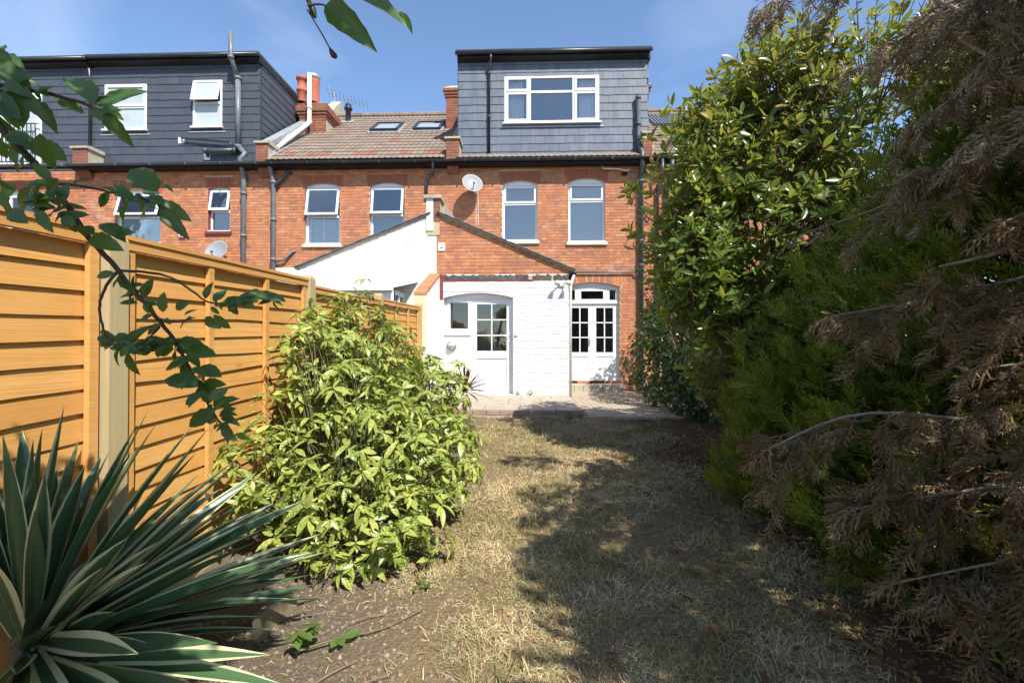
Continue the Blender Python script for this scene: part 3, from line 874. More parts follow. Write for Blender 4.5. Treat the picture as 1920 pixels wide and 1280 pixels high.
for (a, b) in ((x0+0.052, mid-0.003), (mid+0.003, x1-0.052)):
    st = 0.095; zr = zb + (zh-zb)*0.335
    k = MB().frame(a, b, zb, zh, yf+0.01, yf+0.055, st, 0.13)
    k.box(a+st, b-st, yf+0.011, yf+0.054, zr-0.05, zr+0.05)
    k.box(a+st, b-st, yf+0.028, yf+0.048, zb+0.13, zr-0.05)
    leaf = k.build('door_leaf', MT['white_gloss'], fdo)
    pz0, pz1 = zr+0.05, zh-st
    bar = MB(); cx = (a+b)/2
    bar.box(cx-0.014, cx+0.014, yf+0.014, yf+0.05, pz0, pz1)
    for j in (1, 2):
        zz = pz0+(pz1-pz0)*j/3
        bar.box(a+st, cx-0.014, yf+0.015, yf+0.049, zz-0.014, zz+0.014).box(cx+0.014, b-st, yf+0.015, yf+0.049, zz-0.014, zz+0.014)
    bar.build('glazing_bar', MT['white_gloss'], fdo)
    for i in (0, 1):
        for j in range(3):
            MB().box((a+st, cx+0.014)[i], (cx-0.014, b-st)[i], yf+0.03, yf+0.035, pz0+(pz1-pz0)*j/3+0.014*(j > 0), pz0+(pz1-pz0)*(j+1)/3-0.014*(j < 2)).build('pane', MT['glass_door'], fdo)
MB().box(mid-0.075, mid-0.055, yf-0.02, yf+0.012, (zb+zh)/2-0.08, (zb+zh)/2+0.08).build('handle', MT['metal'], fdo)
MB().box(AX1+0.03, x1+0.02, F-0.30, F-0.002, 0.2, z0-0.075).build('doorstep', MT['slab'], hc)
x = AX1+0.05
while x < x1 - 0.1:
    MB().box(x, x+0.215, F-0.36, F-0.302, 0.25, z0-0.085).build('step_brick', MT['render'], hc); x += 0.225
MB().box(x0+0.05, x0+0.28, F-0.012, F-0.003, z0-0.06, z0-0.005).box(x0+0.60, x0+0.95, F-0.012, F-0.003, z0-0.06, z0-0.005).build('air_vent', MT['black'], hc)
MB().box(AX1+0.03, x1+0.02, F-0.002, F+0.09, z0-0.07, z0-0.001).build('threshold', MT['slab'], hc)

# ---- rear extension: brick gable with a single pitch, painted white below
at0, at1 = Z(398, A), Z(508, A)
def atop(x): return at0 + (at1-at0)*(x-AX0)/(X(1072, A)-AX0)
zw = Z(528, A)                                # top of the white paint
op = (X(832, A), X(962, A), PT+0.01, Z(549, A))
# backing: painted part and bare brick part
k = wall_grid(MB(), AX0+0.11, AX1-0.002, 0.1, zw, A, A+0.24, [op])
k.box(AX1-0.25, AX1-0.002, A+0.24, F, 0.1, zw)
ext = k.build('extension_wall', MT['white_mortar'], hc)
k = MB().prism([(AX0+0.05, zw), (AX1-0.003, zw), (AX1-0.003, atop(AX1)), (AX0+0.05, atop(AX0+0.05))], A, A+0.24)
k.box(AX1-0.25, AX1-0.003, A+0.24, F, zw, atop(AX1))
ext2 = k.build('gable_wall', MT['mortar'], hc)
brickwork(ext2, A, AX0+0.04, AX1, zw+0.115, at0, [], 'brick', top=lambda x: atop(x)-0.005, score=vis(900, 470, A))
ah = arch(ext, op[0], op[1], op[3], 0.10, A, MT['white_brick'], MT['white_mortar'], 0.2, 16, False)
brickwork(ext, A, AX0+0.11, AX1, 0.30, zw, [(op[0], op[1], op[2]-0.1, op[3])], 'white_brick', score=vis(1015, 640, A))
# torn bitumen strip and the red paint below it
zb0, zb1 = Z(527, A), Z(516, A)
n = 60; top_ = []; bot = []
for i in range(n+1):
    xx = X(832, A) + (AX1-0.005 - X(832, A))*i/n
    top_.append((xx, zb1 + 0.018*math.sin(i*1.9)*math.sin(i*0.53) + (0.012 if i % 5 == 0 else 0)))
    bot.append((xx, zb0 + 0.03 + 0.01*math.sin(i*2.3)))
k = MB()
for i in range(n):
    if i in (41, 42, 52): continue
    k.hexa([(bot[i][0], A-0.014, bot[i][1]), (bot[i+1][0], A-0.014, bot[i+1][1]), (bot[i+1][0], A, bot[i+1][1]), (bot[i][0], A, bot[i][1]),
            (top_[i][0], A-0.014, top_[i][1]), (top_[i+1][0], A-0.014, top_[i+1][1]), (top_[i+1][0], A, top_[i+1][1]), (top_[i][0], A, top_[i][1])])
k.build('bitumen_strip', MT['bitumen'], hc)
MB().box(X(831, A), X(1000, A), A-0.012, A, zw+0.002, zb0+0.032).box(X(822, A), X(831, A), A-0.011, A, Z(562, A), zb1+0.02).build('red_paint_strip', MT['red_paint'], hc)
MB().box(AX0+0.04, AX1-0.002, A-0.009, A+0.01, zb1+0.02, zw+0.115).build('mortar_fillet', MT['white_mortar'], hc)
# half-glazed door beside a fixed window inside the arched opening
yf = A + 0.13
ox0, ox1, oz0, oz1 = op
k = MB().prism([(ox0, oz1-0.115), (ox1, oz1-0.115)] + arc(ox0, ox1, oz1-0.10, 0.10)[::-1], yf-0.005, yf+0.06)
k.box(ox1-0.03, ox1, yf, yf+0.07, oz0, oz1-0.116).box(ox0, ox0+0.045, yf, yf+0.07, oz0, oz1-0.116)
k.build('door_surround', MT['white_gloss'], hc)
wx0, wx1, wz0, wz1 = ox0+0.045, X(883, A), Z(622, A), oz1-0.116
kw = MB().frame(wx0, wx1, wz0, wz1, yf-0.01, yf+0.06, 0.075).build('side_window', MT['white_gloss'], hc)
MB().box(wx0+0.075, wx1-0.075, yf+0.02, yf+0.026, wz0+0.075, wz1-0.075).build('pane', MT['glass_door'], kw)
MB().box(ox0+0.0, wx1, yf-0.075, yf+0.05, wz0-0.065, wz0-0.001).build('sill', MT['white_gloss'], kw)
MB().box(ox0, wx1, yf-0.04, yf+0.10, PT, wz0-0.066).build('infill_wall', MT['cream_brick'], hc)
a, b, zb, zh = wx1+0.004, ox1-0.032, PT+0.015, oz1-0.118
st = 0.11; zr = Z(664, A)
k = MB().frame(a, b, zb, zh, yf, yf+0.05, st, 0.14)
k.box(a+st, b-st, yf+0.001, yf+0.049, zr-0.09, zr+0.07)
k.box(a+st, b-st, yf+0.022, yf+0.042, zb+0.14, zr-0.09)
dd = k.build('door', MT['white_gloss'], hc)
pz0, pz1 = zr+0.07, zh-st; cx = (a+b)/2
bar = MB().box(cx-0.012, cx+0.012, yf+0.006, yf+0.045, pz0, pz1)
for j in (1, 2):
    zz = pz0+(pz1-pz0)*j/3
    bar.box(a+st, cx-0.012, yf+0.007, yf+0.044, zz-0.012, zz+0.012).box(cx+0.012, b-st, yf+0.007, yf+0.044, zz-0.012, zz+0.012)
bar.build('glazing_bar', MT['white_gloss'], dd)
for i in (0, 1):
    for j in range(3):
        MB().box((a+st, cx+0.012)[i], (cx-0.012, b-st)[i], yf+0.02, yf+0.025, pz0+(pz1-pz0)*j/3+0.012*(j > 0), pz0+(pz1-pz0)*(j+1)/3-0.012*(j < 2)).build('pane', MT['glass_door'], dd)
hz = Z(632, A)
MB().box(b-0.075, b-0.04, yf-0.012, yf+0.002, hz-0.11, hz+0.11).tube([(b-0.057, yf-0.012, hz+0.03), (b-0.057, yf-0.05, hz+0.03), (b-0.165, yf-0.05, hz+0.03)], 0.009, 8).build('handle', MT['white_pvc'], dd)
MB().box(a, b, yf-0.05, yf+0.05, PT-0.002, PT+0.014).build('threshold', MT['slab'], dd)
# interior of the extension
MB().box(AX0+0.12, AX0+0.2, A+0.25, F-0.002, 0.3, 3.0).box(AX1-0.29, AX1-0.26, A+0.25, F-0.002, 0.3, 2.7).box(AX0+0.2, AX1-0.29, F-0.04, F-0.004, 0.3, 3.0).box(AX0+0.2, AX1-0.29, A+0.25, F-0.04, 0.3, 0.34).box(AX0+0.2, AX1-0.29, A+0.25, F-0.04, 2.62, 2.66).build('extension_interior', MT['interior'], hc)
# pitched roof of the extension: deck, slates along the verge
xe = X(1077, A)
k = MB()
for i in range(1):
    k.hexa([(AX0+0.1, A-0.06, atop(AX0+0.1)), (xe, A-0.06, atop(xe)), (xe, F, atop(xe)), (AX0+0.1, F, atop(AX0+0.1)),
            (AX0+0.1, A-0.06, atop(AX0+0.1)+0.03), (xe, A-0.06, atop(xe)+0.03), (xe, F, atop(xe)+0.03), (AX0+0.1, F, atop(AX0+0.1)+0.03)])
rd = k.build('extension_roof', MT['render'], hc)
L = xe + 0.02 - (AX0+0.10); nrow = 12; sl_ = (at1-at0)/(X(1072, A)-AX0)
for i in range(nrow):
    xa, xb = AX0+0.10 + L*i/nrow - 0.04, AX0+0.10 + L*(i+1)/nrow
    for j in range(6):
        ya, yb = A-0.10 + 0.32*j, A-0.10 + 0.32*(j+1) - 0.004
        if yb > F: yb = F - 0.002
        MB().hexa([(xa, ya, atop(xa)+0.032), (xb, ya, atop(xb)+0.044), (xb, yb, atop(xb)+0.044), (xa, yb, atop(xa)+0.032),
                   (xa, ya, atop(xa)+0.042), (xb, ya, atop(xb)+0.058), (xb, yb, atop(xb)+0.058), (xa, yb, atop(xa)+0.042)]).build('slate', MT['slate'], rd)
pipe(hc, [(xe+0.0, A-0.05, atop(xe)-0.02), (xe+0.0, F-0.1, atop(xe)-0.02)], 0.05, 'black_pvc', name='side_gutter')
pipe(hc, [(xe-0.0, A-0.02, atop(xe)-0.05), (AX1+0.045, A+0.0, Z(535,A)), (AX1+0.045, A+0.05, PT-0.05)], 0.03, 'white_pvc', name='side_downpipe')
# white vent on the gable
vx, vz = X(828, A), Z(462, A)
MB().frame(vx-0.075, vx+0.075, vz-0.09, vz+0.09, A-0.03, A-0.008, 0.05).box(vx-0.05, vx+0.05, A-0.02, A-0.008, vz-0.01, vz+0.04).build('air_brick', MT['white_pvc'], hc)
MB().box(vx-0.025, vx+0.025, A-0.014, A-0.0075, vz-0.03, vz-0.012).build('air_brick_slot', MT['black'], hc)
# pier on the party line between the two extensions, painted on its left half
pxa, pxm, pxb = X(800, A), X(813, A), X(825, A)
pz = Z(372, A)
pr = MB().box(pxa+0.012, pxb-0.012, A-0.025, F, Z(440, A), pz).build('party_pier', MT['mortar'], hc)
brickwork(pr, A-0.03, pxm, pxb, Z(415, A), pz, [], 'brick_chimney')
MB().box(pxa, pxm-0.005, A-0.045, A+0.3, Z(432, A), pz).build('painted_pier_face', MT['white_brick'], pr)
MB().box(pxa-0.05, pxb+0.03, A-0.09, A+0.35, pz+0.002, pz+0.075).build('coping', MT['stone'], pr)
MB().hexa([(pxb-0.01, A+0.35, pz-0.6), (pxb+0.03, A+0.35, pz-0.6), (pxb+0.03, F, pz-0.6), (pxb-0.01, F, pz-0.6), (pxb-0.01, A+0.35, pz+0.05), (pxb+0.03, A+0.35, pz+0.05), (pxb+0.03, F, pz+0.1), (pxb-0.01, F, pz+0.1)]).build('side_render', MT['render'], pr)

def on_roof(px, py):
    d = at(px, py, 1.0) - Vector((0, 0, CAMZ))
    t = (RZ0 - RS*RY0 - CAMZ) / (d.z - RS*d.y)
    return Vector((0, 0, CAMZ)) + d*t
def roof_mat4(p):
    return Matrix.Translation(p) @ Matrix.Rotation(math.atan(RS), 4, 'X')
# ================================================================== middle house
hm = thing('terraced_house', 'brick terraced house with brown tiled roof, two rooflights and open casements', 'house', ((XM0+XC0)/2, F, GZ), 'terraced houses in a row')
m1 = (X(571, F), X(637, F), Z(456, F), Z(339, F))
m2 = (X(693, F), X(758, F), Z(456, F), Z(339, F))
holes = [m1, m2]
wall_grid(MB(), XM0, XC0, GZ, ZE-0.06, F, F+0.24, holes).build('wall', MT['mortar'], hm)
bh = list(holes) + [arch(hm, m1[0], m1[1], m1[3], 0.09, F, MT['brick_dark'], MT['mortar'], 0.2), arch(hm, m2[0], m2[1], m2[3], 0.09, F, MT['brick_dark'], MT['mortar'], 0.2)]
sc2 = vis(665, 390, F)
brickwork(hm, F, XM0, XC0, GZ, ZE-0.06, bh, 'brick', score=sc2, row=True)
window(hm, *m1, F, 0.09, Z(402, F), R(11), blind='slat')
window(hm, *m2, F, 0.09, Z(400, F), R(10))
shell(MB(), XM0, XC0, ZE-0.1).build('interior', MT['interior'], hm)
gutter(hm, XM0-0.02, XC0+0.02, F-0.32, ZE-0.01)
MB().box(XM0, XC0, F-0.26, F-0.235, ZE-0.09, ZE+0.04).box(XM0, XC0, F-0.235, F-0.002, ZE-0.10, ZE-0.075).build('fascia_board', MT['fascia'], hm)
roof, YR, ZR = roof_deck(hm, XM0+0.1, XC0-0.1)
red = {(1, c) for c in (1, 3, 4, 7, 8, 11, 13, 14)} | {(5, 9), (8, 3), (10, 12), (3, 15)}
tiled_roof(roof, XM0+0.18, XC0-0.14, RY0-0.02, RZ0-0.012, RS, RIDGE_L, red)
for (px, py) in ((727, 242), (805, 240)):
    p = on_roof(px, py)
    Mx = roof_mat4(p)
    k = MB().frame(-0.42, 0.42, -0.5, 0.5, -0.11, 0.0, 0.075)      # drawn in x,z then laid on the slope
    k.xf(Mx @ Matrix.Rotation(R(-90), 4, 'X'))
    rw = k.build('rooflight', MT['black_pvc'], hm)
    MB().box(-0.35, 0.35, -0.43, 0.43, 0.06, 0.072).xf(Mx).build('pane', MT['roof_glass'], rw)
    MB().box(-0.48, 0.48, -0.62, 0.56, 0.028, 0.042).xf(Mx).build('flashing', MT['lead'], rw)
p = on_roof(653, 229)
k = MB().lathe([(0.085, 0), (0.085, 0.42), (0.13, 0.43), (0.13, 0.5), (0.1, 0.52), (0.1, 0.6), (0.03, 0.66), (0, 0.66)], 14, Matrix.Translation(p + Vector((0,0,-0.03))))
vp = k.build('roof_vent', MT['black_pvc'], hm, True)
MB().box(-0.2, 0.2, -0.22, 0.2, 0.028, 0.04).xf(roof_mat4(p)).build('flashing', MT['lead'], vp)
# lead-dressed party parapet climbing to the chimney stack
ang = math.atan(RS)
def climb(x0, x1, d0, d1, h0, h1):
    a = [(RY0 + d0*math.cos(ang), RZ0 + d0*math.sin(ang)), (RY0 + d1*math.cos(ang), RZ0 + d1*math.sin(ang))]
    return MB().prismx([(a[0][0], a[0][1]+h0), (a[1][0], a[1][1]+h0), (a[1][0], a[1][1]+h1), (a[0][0], a[0][1]+h1)][::-1], x0, x1)
climb(XM0-0.06, XM0+0.14, 0.25, RIDGE_L, -0.1, 0.34).build('party_parapet', MT['render'], hm)
climb(XM0-0.10, XM0+0.19, 0.25, 2.95, 0.26, 0.40).build('lead_capping', MT['lead'], hm)
climb(XM0+0.141, XM0+0.24, 0.1, 2.95, 0.02, 0.055).build('lead_flashing', MT['lead'], hm)
climb(XC0-0.13, XC0+0.06, 0.25, 3.0, -0.1, 0.22).build('party_parapet', MT['render'], hm)
parapet_end(hm, 478, 500, 258, 306)
YK = 13.6
cx0, cx1 = X(560, YK), X(609, YK)
zc1 = Z(188, YK)
st_ = MB().box(cx0+0.012, cx1-0.012, YK+0.002, YK+0.95, ZE+0.8, zc1-0.02).build('chimney_stack', MT['mortar'], hm)
brickwork(st_, YK, cx0, cx1, ZE+0.8, zc1-0.42, [], 'brick_chimney')
for i in range(5):
    e = (0.02, 0.05, 0.08, 0.08, 0.05)[i]
    MB().box(cx0-e, cx1+e, YK-e-0.001*i, YK+0.95+e, zc1-0.42+0.08*i+0.004, zc1-0.42+0.08*(i+1)).build('corbel', MT['brick_chimney'], st_)
MB().hexa([(cx0-0.04,YK-0.04,zc1-0.018),(cx1+0.04,YK-0.04,zc1-0.018),(cx1+0.04,YK+1,zc1-0.018),(cx0-0.04,YK+1,zc1-0.018),(cx0+0.12,YK+0.12,zc1+0.08),(cx1-0.12,YK+0.12,zc1+0.08),(cx1-0.12,YK+0.8,zc1+0.08),(cx0+0.12,YK+0.8,zc1+0.08)]).build('flaunching', MT['stone'], st_)
MB().box(cx1-0.011, cx1-0.002, YK+0.02, YK+0.94, ZE+0.8, zc1-0.5).build('side_render', MT['render'], st_)
pp = at(566, 180, YK+0.3)
MB().lathe([(0.13, -0.2), (0.135, 0.1), (0.16, 0.12), (0.16, 0.18), (0.13, 0.2), (0.125, 0.46), (0.165, 0.48), (0.165, 0.56), (0.13, 0.58), (0.1, 0.58), (0.1, 0.3)], 18, Matrix.Translation(pp)).build('chimney_pot', MT['terracotta'], st_, True)
pp = at(588, 182, YK+0.35)
MB().lathe([(0.17, -0.2), (0.165, 0.45), (0.18, 0.5), (0.14, 0.52), (0.13, 0.3)], 18, Matrix.Translation(pp)).build('chimney_pot', MT['terracotta'], st_, True)
MB().lathe([(0.16, 0.505), (0.21, 0.56), (0.21, 0.62), (0.17, 0.66), (0.1, 0.7), (0.0, 0.71)], 18, Matrix.Translation(pp)).build('cowl', MT['metal'], st_, True)
MB().prismx([(15.0, 8.2), (16.4, 8.2), (16.4, 9.45), (15.9, 9.95), (15.0, 9.1)][::-1], X(603, 15.2), X(603, 15.2)+0.35).build('rendered_upstand', MT['stone'], hm)
# white vent pipe down the parapet into a grey stack
yq = 13.35
pa, pb = at(580, 138, yq), at(580, 230, yq)
pc, pd, pe = at(500, 291, F-0.12), at(502, 300, F-0.16), at(513, 342, F-0.09)
wp = pipe(hm, [pa, pb, pb + (pc-pb)*0.06 + Vector((0,-0.02,-0.03)), pc, pd], 0.062, 'white_pvc', [(pa*0.3+pb*0.7, (0,0,1)), (pb, (0,0,1)), ((pb+pc)/2, pc-pb), (pc, pd-pc)], 'vent_pipe')
pipe(hm, [pd, at(506, 312, F-0.2), pe, (pe.x, F-0.09, GZ)], 0.058, 'grey_pvc', [(pe, (0,0,1)), ((pe.x, F-0.09, Z(410, F)), (0,0,1)), ((pe.x, F-0.09, Z(485, F)), (0,0,1))], 'soil_pipe')
pf = at(545, 326, F-0.05)
pipe(hm, [(pe.x, F-0.09, Z(350, F)), (pf.x-0.05, F-0.1, pf.z+0.02), (pf.x, F+0.02, pf.z+0.03)], 0.045, 'darkgrey_pvc', name='branch_pipe')
pipe(hm, [(X(515,F), F-0.09, Z(489,F)), (X(535,F), F-0.09, Z(486,F)), (X(550,F), F-0.06, Z(470,F)), (X(556,F), F+0.02, Z(468,F))], 0.03, 'grey_pvc', name='waste_pipe')
dpx = X(800, F)
pipe(hm, [(X(813,F-.17), F-0.32, ZE-0.04), (X(812,F-.15), F-0.15, Z(325, F)), (dpx, F-0.06, Z(337, F)), (dpx, F-0.06, Z(370, F))], 0.036, 'darkgrey_pvc', name='downpipe')
# white-painted rear extension, its pitch falling to the left
nx0 = X(556, A)
def ntop(x): return Z(398, A) + (Z(502, A)-Z(398, A))*(AX0-x)/(AX0-nx0)
k = MB().prism([(nx0+0.05, GZ-0.2), (AX0+0.05-0.001, GZ-0.2), (AX0+0.05-0.001, ntop(AX0)), (nx0+0.05, ntop(nx0+0.05))], A-0.002, A+0.22)
nw = k.build('extension_wall', MT['cream_joint'], hm)
brickwork(nw, A-0.002, nx0+0.05, AX0+0.035, GZ, ntop(AX0), [], 'cream_brick', top=lambda x: ntop(x)-0.015, score=vis(740, 460, A), proud=0.005)
k = MB().hexa([(nx0-0.03, A-0.05, ntop(nx0-0.03)), (AX0-0.1, A-0.05, ntop(AX0-0.1)), (AX0-0.1, F, ntop(AX0-0.1)), (nx0-0.03, F, ntop(nx0-0.03)),
               (nx0-0.03, A-0.05, ntop(nx0-0.03)+0.025), (AX0-0.1, A-0.05, ntop(AX0-0.1)+0.025), (AX0-0.1, F, ntop(AX0-0.1)+0.025), (nx0-0.03, F, ntop(nx0-0.03)+0.025)])
nr = k.build('extension_roof', MT['stone'], hm)
L = AX0-0.12-(nx0-0.05)
for i in range(11):
    xa, xb = nx0-0.05 + L*i/11, nx0-0.05 + L*(i+1)/11 + 0.04
    for j in range(6):
        ya, yb = A-0.09 + 0.32*j, min(A-0.09 + 0.32*(j+1) - 0.004, F-0.002)
        MB().hexa([(xa, ya, ntop(xa)+0.04), (xb, ya, ntop(xb)+0.028), (xb, yb, ntop(xb)+0.028), (xa, yb, ntop(xa)+0.04),
                   (xa, ya, ntop(xa)+0.054), (xb, ya, ntop(xb)+0.038), (xb, yb, ntop(xb)+0.038), (xa, yb, ntop(xa)+0.054)]).build('slate', MT['slate'], nr)
vx, vz = X(763, A), Z(454, A)
av = MB().box(vx-0.085, vx+0.085, A-0.013, A-0.006, vz-0.085, vz+0.085).build('air_brick', MT['cream_joint'], hm)
for i in range(6):
    for j in range(6): MB().box(vx-0.072+i*0.026, vx-0.058+i*0.026, A-0.015, A-0.0132, vz-0.072+j*0.026, vz-0.058+j*0.026).build('air_brick_hole', MT['stone'], av)
MB().box(X(495,F)+0.2, nx0+0.3, F-0.012, F-0.001, GZ, Z(500, F)).build('painted_wall_band', MT['cream_brick'], hm)
# white glazed lean-to in front of it
LY = 8.9
lx0, lx1 = X(575, LY), X(738, LY)
zl1 = Z(540, LY); zl0 = Z(527, A-0.1)
k = MB().hexa([(lx0, LY-0.1, zl1), (lx1, LY-0.1, zl1), (AX0-0.35, A-0.01, zl0), (lx0, A-0.01, zl0), (lx0, LY-0.1, zl1+0.05), (lx1, LY-0.1, zl1+0.05), (AX0-0.35, A-0.01, zl0+0.05), (lx0, A-0.01, zl0+0.05)])
lt = k.build('lean_to_roof', MT['upvc'], hm)
MB().box(lx0, lx1+0.02, LY-0.16, LY-0.101, zl1-0.05, zl1+0.045).build('lean_to_gutter', MT['upvc'], lt)
k = MB()
for i in range(5):
    xx = lx0 + (lx1-lx0-0.1)*i/4
    k.box(xx, xx+0.1, LY, LY+0.08, GZ, zl1-0.001)
k.box(lx0, lx1, LY-0.002, LY+0.082, zl1-0.24, zl1-0.002)
k.box(lx1-0.1, lx1-0.02, LY+0.085, A-0.02, zl1-0.1, zl1-0.003)
for y in (LY+0.45, A-0.1): k.box(lx1-0.1, lx1-0.02, y, y+0.07, GZ, zl1-0.101)
lf = k.build('lean_to_frame', MT['upvc'], hm)
for i in range(4):
    xx = lx0 + (lx1-lx0-0.1)*i/4
    MB().box(xx+0.1, xx+(lx1-lx0-0.1)/4, LY+0.035, LY+0.041, GZ, zl1-0.24).build('pane', MT['glass_door'], lf)
MB().box(lx1-0.065, lx1-0.059, LY+0.085, LY+0.45, GZ, zl1-0.1).build('pane', MT['glass_door'], lf)
MB().box(lx1-0.065, lx1-0.059, LY+0.52, A-0.1, GZ, zl1-0.1).build('pane', MT['glass_door'], lf)
MB().box(lx0-0.1, lx1-0.1, A-0.06, A-0.03, GZ, 2.2).build('lean_to_blind', MT['blind'], lf)

# ================================================================== left house and its neighbour with slate dormers
hl = thing('terraced_house', 'brick terraced house with wide slate dormer and tall grey soil pipe, left of tiled roof', 'house', ((XL0+XM0)/2, F, GZ), 'terraced houses in a row')
l1 = (X(216, F), X(300, F), Z(452, F), Z(348, F))
l2 = (X(389, F), X(430, F), Z(430, F), Z(345, F))
holes = [l1, l2]
wall_grid(MB(), XL0, XM0, GZ, ZE-0.06, F, F+0.24, holes).build('wall', MT['mortar'], hl)
bh = list(holes) + [arch(hl, l1[0], l1[1], l1[3], 0.08, F, MT['brick_dark'], MT['mortar'], 0.25), arch(hl, l2[0], l2[1], l2[3], 0.04, F, MT['brick_dark'], MT['mortar'], 0.25, 7)]
brickwork(hl, F, XL0, XM0, GZ, ZE-0.06, bh, 'brick', score=vis(400, 400, F), row=True)
window(hl, *l1, F, 0.08, Z(400, F), R(16), blind='roll')
window(hl, *l2, F, 0.04, Z(390, F), R(10), sill='red_paint', fw=0.05)
MB().box(l2[0]+0.001, l2[0]+0.02, F-0.006, F+0.07, l2[2], l2[3]-0.06).build('red_reveal', MT['red_paint'], hl)
shell(MB(), XL0, XM0, ZE-0.1).build('interior', MT['interior'], hl)
gutter(hl, XL0-0.02, XM0+0.02, F-0.32, ZE-0.0, 'darkgrey_pvc')
MB().box(XL0, XM0, F-0.26, F-0.235, ZE-0.09, ZE+0.04).box(XL0, XM0, F-0.235, F-0.002, ZE-0.10, ZE-0.075).build('fascia_board', MT['fascia'], hl)
def dormer(parent, x0, x1, wins, ztop, cheek=None):
    z0, z1 = ZE+0.06, ztop-0.05
    k = wall_grid(MB(), x0, x1, z0-0.25, z1, DY, DY+0.2, wins)
    k.box(x1-0.1, x1, DY+0.2, DY+4.2, z0-0.3, z1).box(x0, x0+0.1, DY+0.2, DY+4.2, z0-0.3, z1)
    k.box(x0+0.1, x1-0.1, DY+2.0, DY+2.1, z0-0.3, z1)
    d = k.build('dormer', MT['slate_back'], parent)
    slated(d, Vector((x0, DY, 0)), (1,0,0), x1-x0, z0, z1, (0,-1,0), [(w[0]-x0, w[1]-x0, w[2], w[3]) for w in wins], mat='slate_dark')
    if cheek: slated(d, Vector((x1, DY, 0)), (0,1,0), cheek, z0, z1, (1,0,0), mat='slate_dark')
    return d
lx1_ = X(487, DY); lzt = Z(101, DY-0.15, 487)
q1 = (X(194, DY), X(273, DY), Z(233, DY), Z(146, DY))
q2 = (X(360, DY), X(415, DY), Z(230, DY), Z(141, DY))
dormer(hl, XL0+0.05, lx1_, [q1, q2], lzt, 3.6)
flat_roof(hl, XL0+0.05, lx1_, lzt, DY, DY+4.2)
window(hl, *q1, DY-0.10, 0, Z(190, DY), 0, 'glass_frost', sill=None, rec=0.075, blind='roll')
window(hl, *q2, DY-0.10, 0, Z(184, DY), R(12), 'glass_frost', sill=None, rec=0.075)
for q in (q1, q2):
    MB().box(q[0]-0.03, q[1]+0.03, DY-0.09, DY-0.022, q[2]-0.045, q[2]-0.001).build('sill', MT['upvc'], hl)
    MB().box(q[0]-0.1, q[1]+0.1, DY-0.034, DY-0.022, q[2]-0.15, q[2]-0.12).build('lead_flashing', MT['lead'], hl)
# tall soil vent
s1 = at(432, 60, DY-0.28); s2 = at(433, 108, DY-0.28); s3 = at(446, 147, DY-0.09); s4 = at(447, 275, DY-0.09)
s5 = at(460, 289, F-0.22); s6 = at(450, 297, F-0.25); s7 = at(457, 332, F-0.1)
pipe(hl, [s1, s2, s3], 0.058, 'grey_pvc', [(s2, (0,0,1)), (s3, (0,0,1))], 'vent_pipe')
pipe(hl, [s3, s4], 0.068, 'grey_pvc', [(s3, (0,0,1)), (s4, (0,0,1))], 'soil_pipe')
pipe(hl, [s4, s5, s6, s7, (s7.x, F-0.1, GZ)], 0.062, 'grey_pvc', [(s7, (0,0,1)), ((s7.x, F-0.1, Z(360, F)), (0,0,1)), ((s7.x, F-0.1, Z(440, F)), (0,0,1))], 'soil_pipe')
b1 = at(386, 283, DY-0.12); b2 = at(440, 282, DY-0.12)
pipe(hl, [b1+Vector((0,0.12,-0.1)), b1, b2], 0.058, 'darkgrey_pvc', [(b1, (1,0,0)), (b2, (1,0,0))], 'branch_pipe')
pipe(hl, [at(340, 258, DY+0.02), at(341, 259, DY-0.09), at(430, 266, DY-0.10), at(437, 276, DY-0.1)], 0.024, 'black_pvc', name='waste_pipe')
for (px, py) in ((340, 262), (388, 293)):
    c = at(px, py, DY-0.03); MB().box(c.x-0.08, c.x+0.08, DY-0.036, DY-0.02, c.z-0.1, c.z+0.06).build('pipe_flashing', MT['white_pvc'], hl)
pxl = X(170, DY)
pipe(hl, [(X(163,DY-.2), DY-0.21, Z(122, DY)), (pxl, DY-0.07, Z(150, DY)), (pxl, DY-0.07, Z(300, DY))], 0.036, 'black_pvc', name='downpipe')
parapet_end(hl, 133, 160, 263, 304)

hf = thing('terraced_house', 'slate clad house with glazed balcony doors at the far left, behind the leaves', 'house', ((XLL0+XL0)/2, F, GZ), 'terraced houses in a row')
f1 = (X(8, F), X(72, F), Z(452, F), Z(346, F))
wall_grid(MB(), XLL0, XL0, GZ, ZE-0.06, F, F+0.24, [f1]).build('wall', MT['mortar'], hf)
brickwork(hf, F, XLL0, XL0, GZ, ZE-0.06, [f1, arch(hf, f1[0], f1[1], f1[3], 0.09, F, MT['brick_dark'], MT['mortar'], 0.22)], 'brick', score=vis(120, 370, F), n=150, row=True)
window(hf, *f1, F, 0.09, Z(398, F))
shell(MB(), XLL0, XL0, ZE-0.1).build('interior', MT['interior'], hf)
gutter(hf, XLL0, XL0-0.03, F-0.32, ZE, 'grey_pvc')
MB().box(XLL0, XL0, F-0.26, F-0.235, ZE-0.09, ZE+0.04).build('fascia_board', MT['fascia'], hf)
fq = (X(-62, DY), X(76, DY), Z(298, DY), Z(160, DY))
dormer(hf, XLL0, XL0+0.05, [fq], lzt-0.02)
flat_roof(hf, XLL0, XL0+0.05, lzt-0.02, DY, DY+4.2)
k = MB().frame(fq[0], fq[1], fq[2], fq[3], DY-0.03, DY+0.05, 0.07)
cxx = (fq[0]+fq[1])/2
k.box(cxx-0.06, cxx+0.06, DY-0.029, DY+0.049, fq[2]+0.07, fq[3]-0.07)
bd = k.build('balcony_door', MT['upvc'], hf)
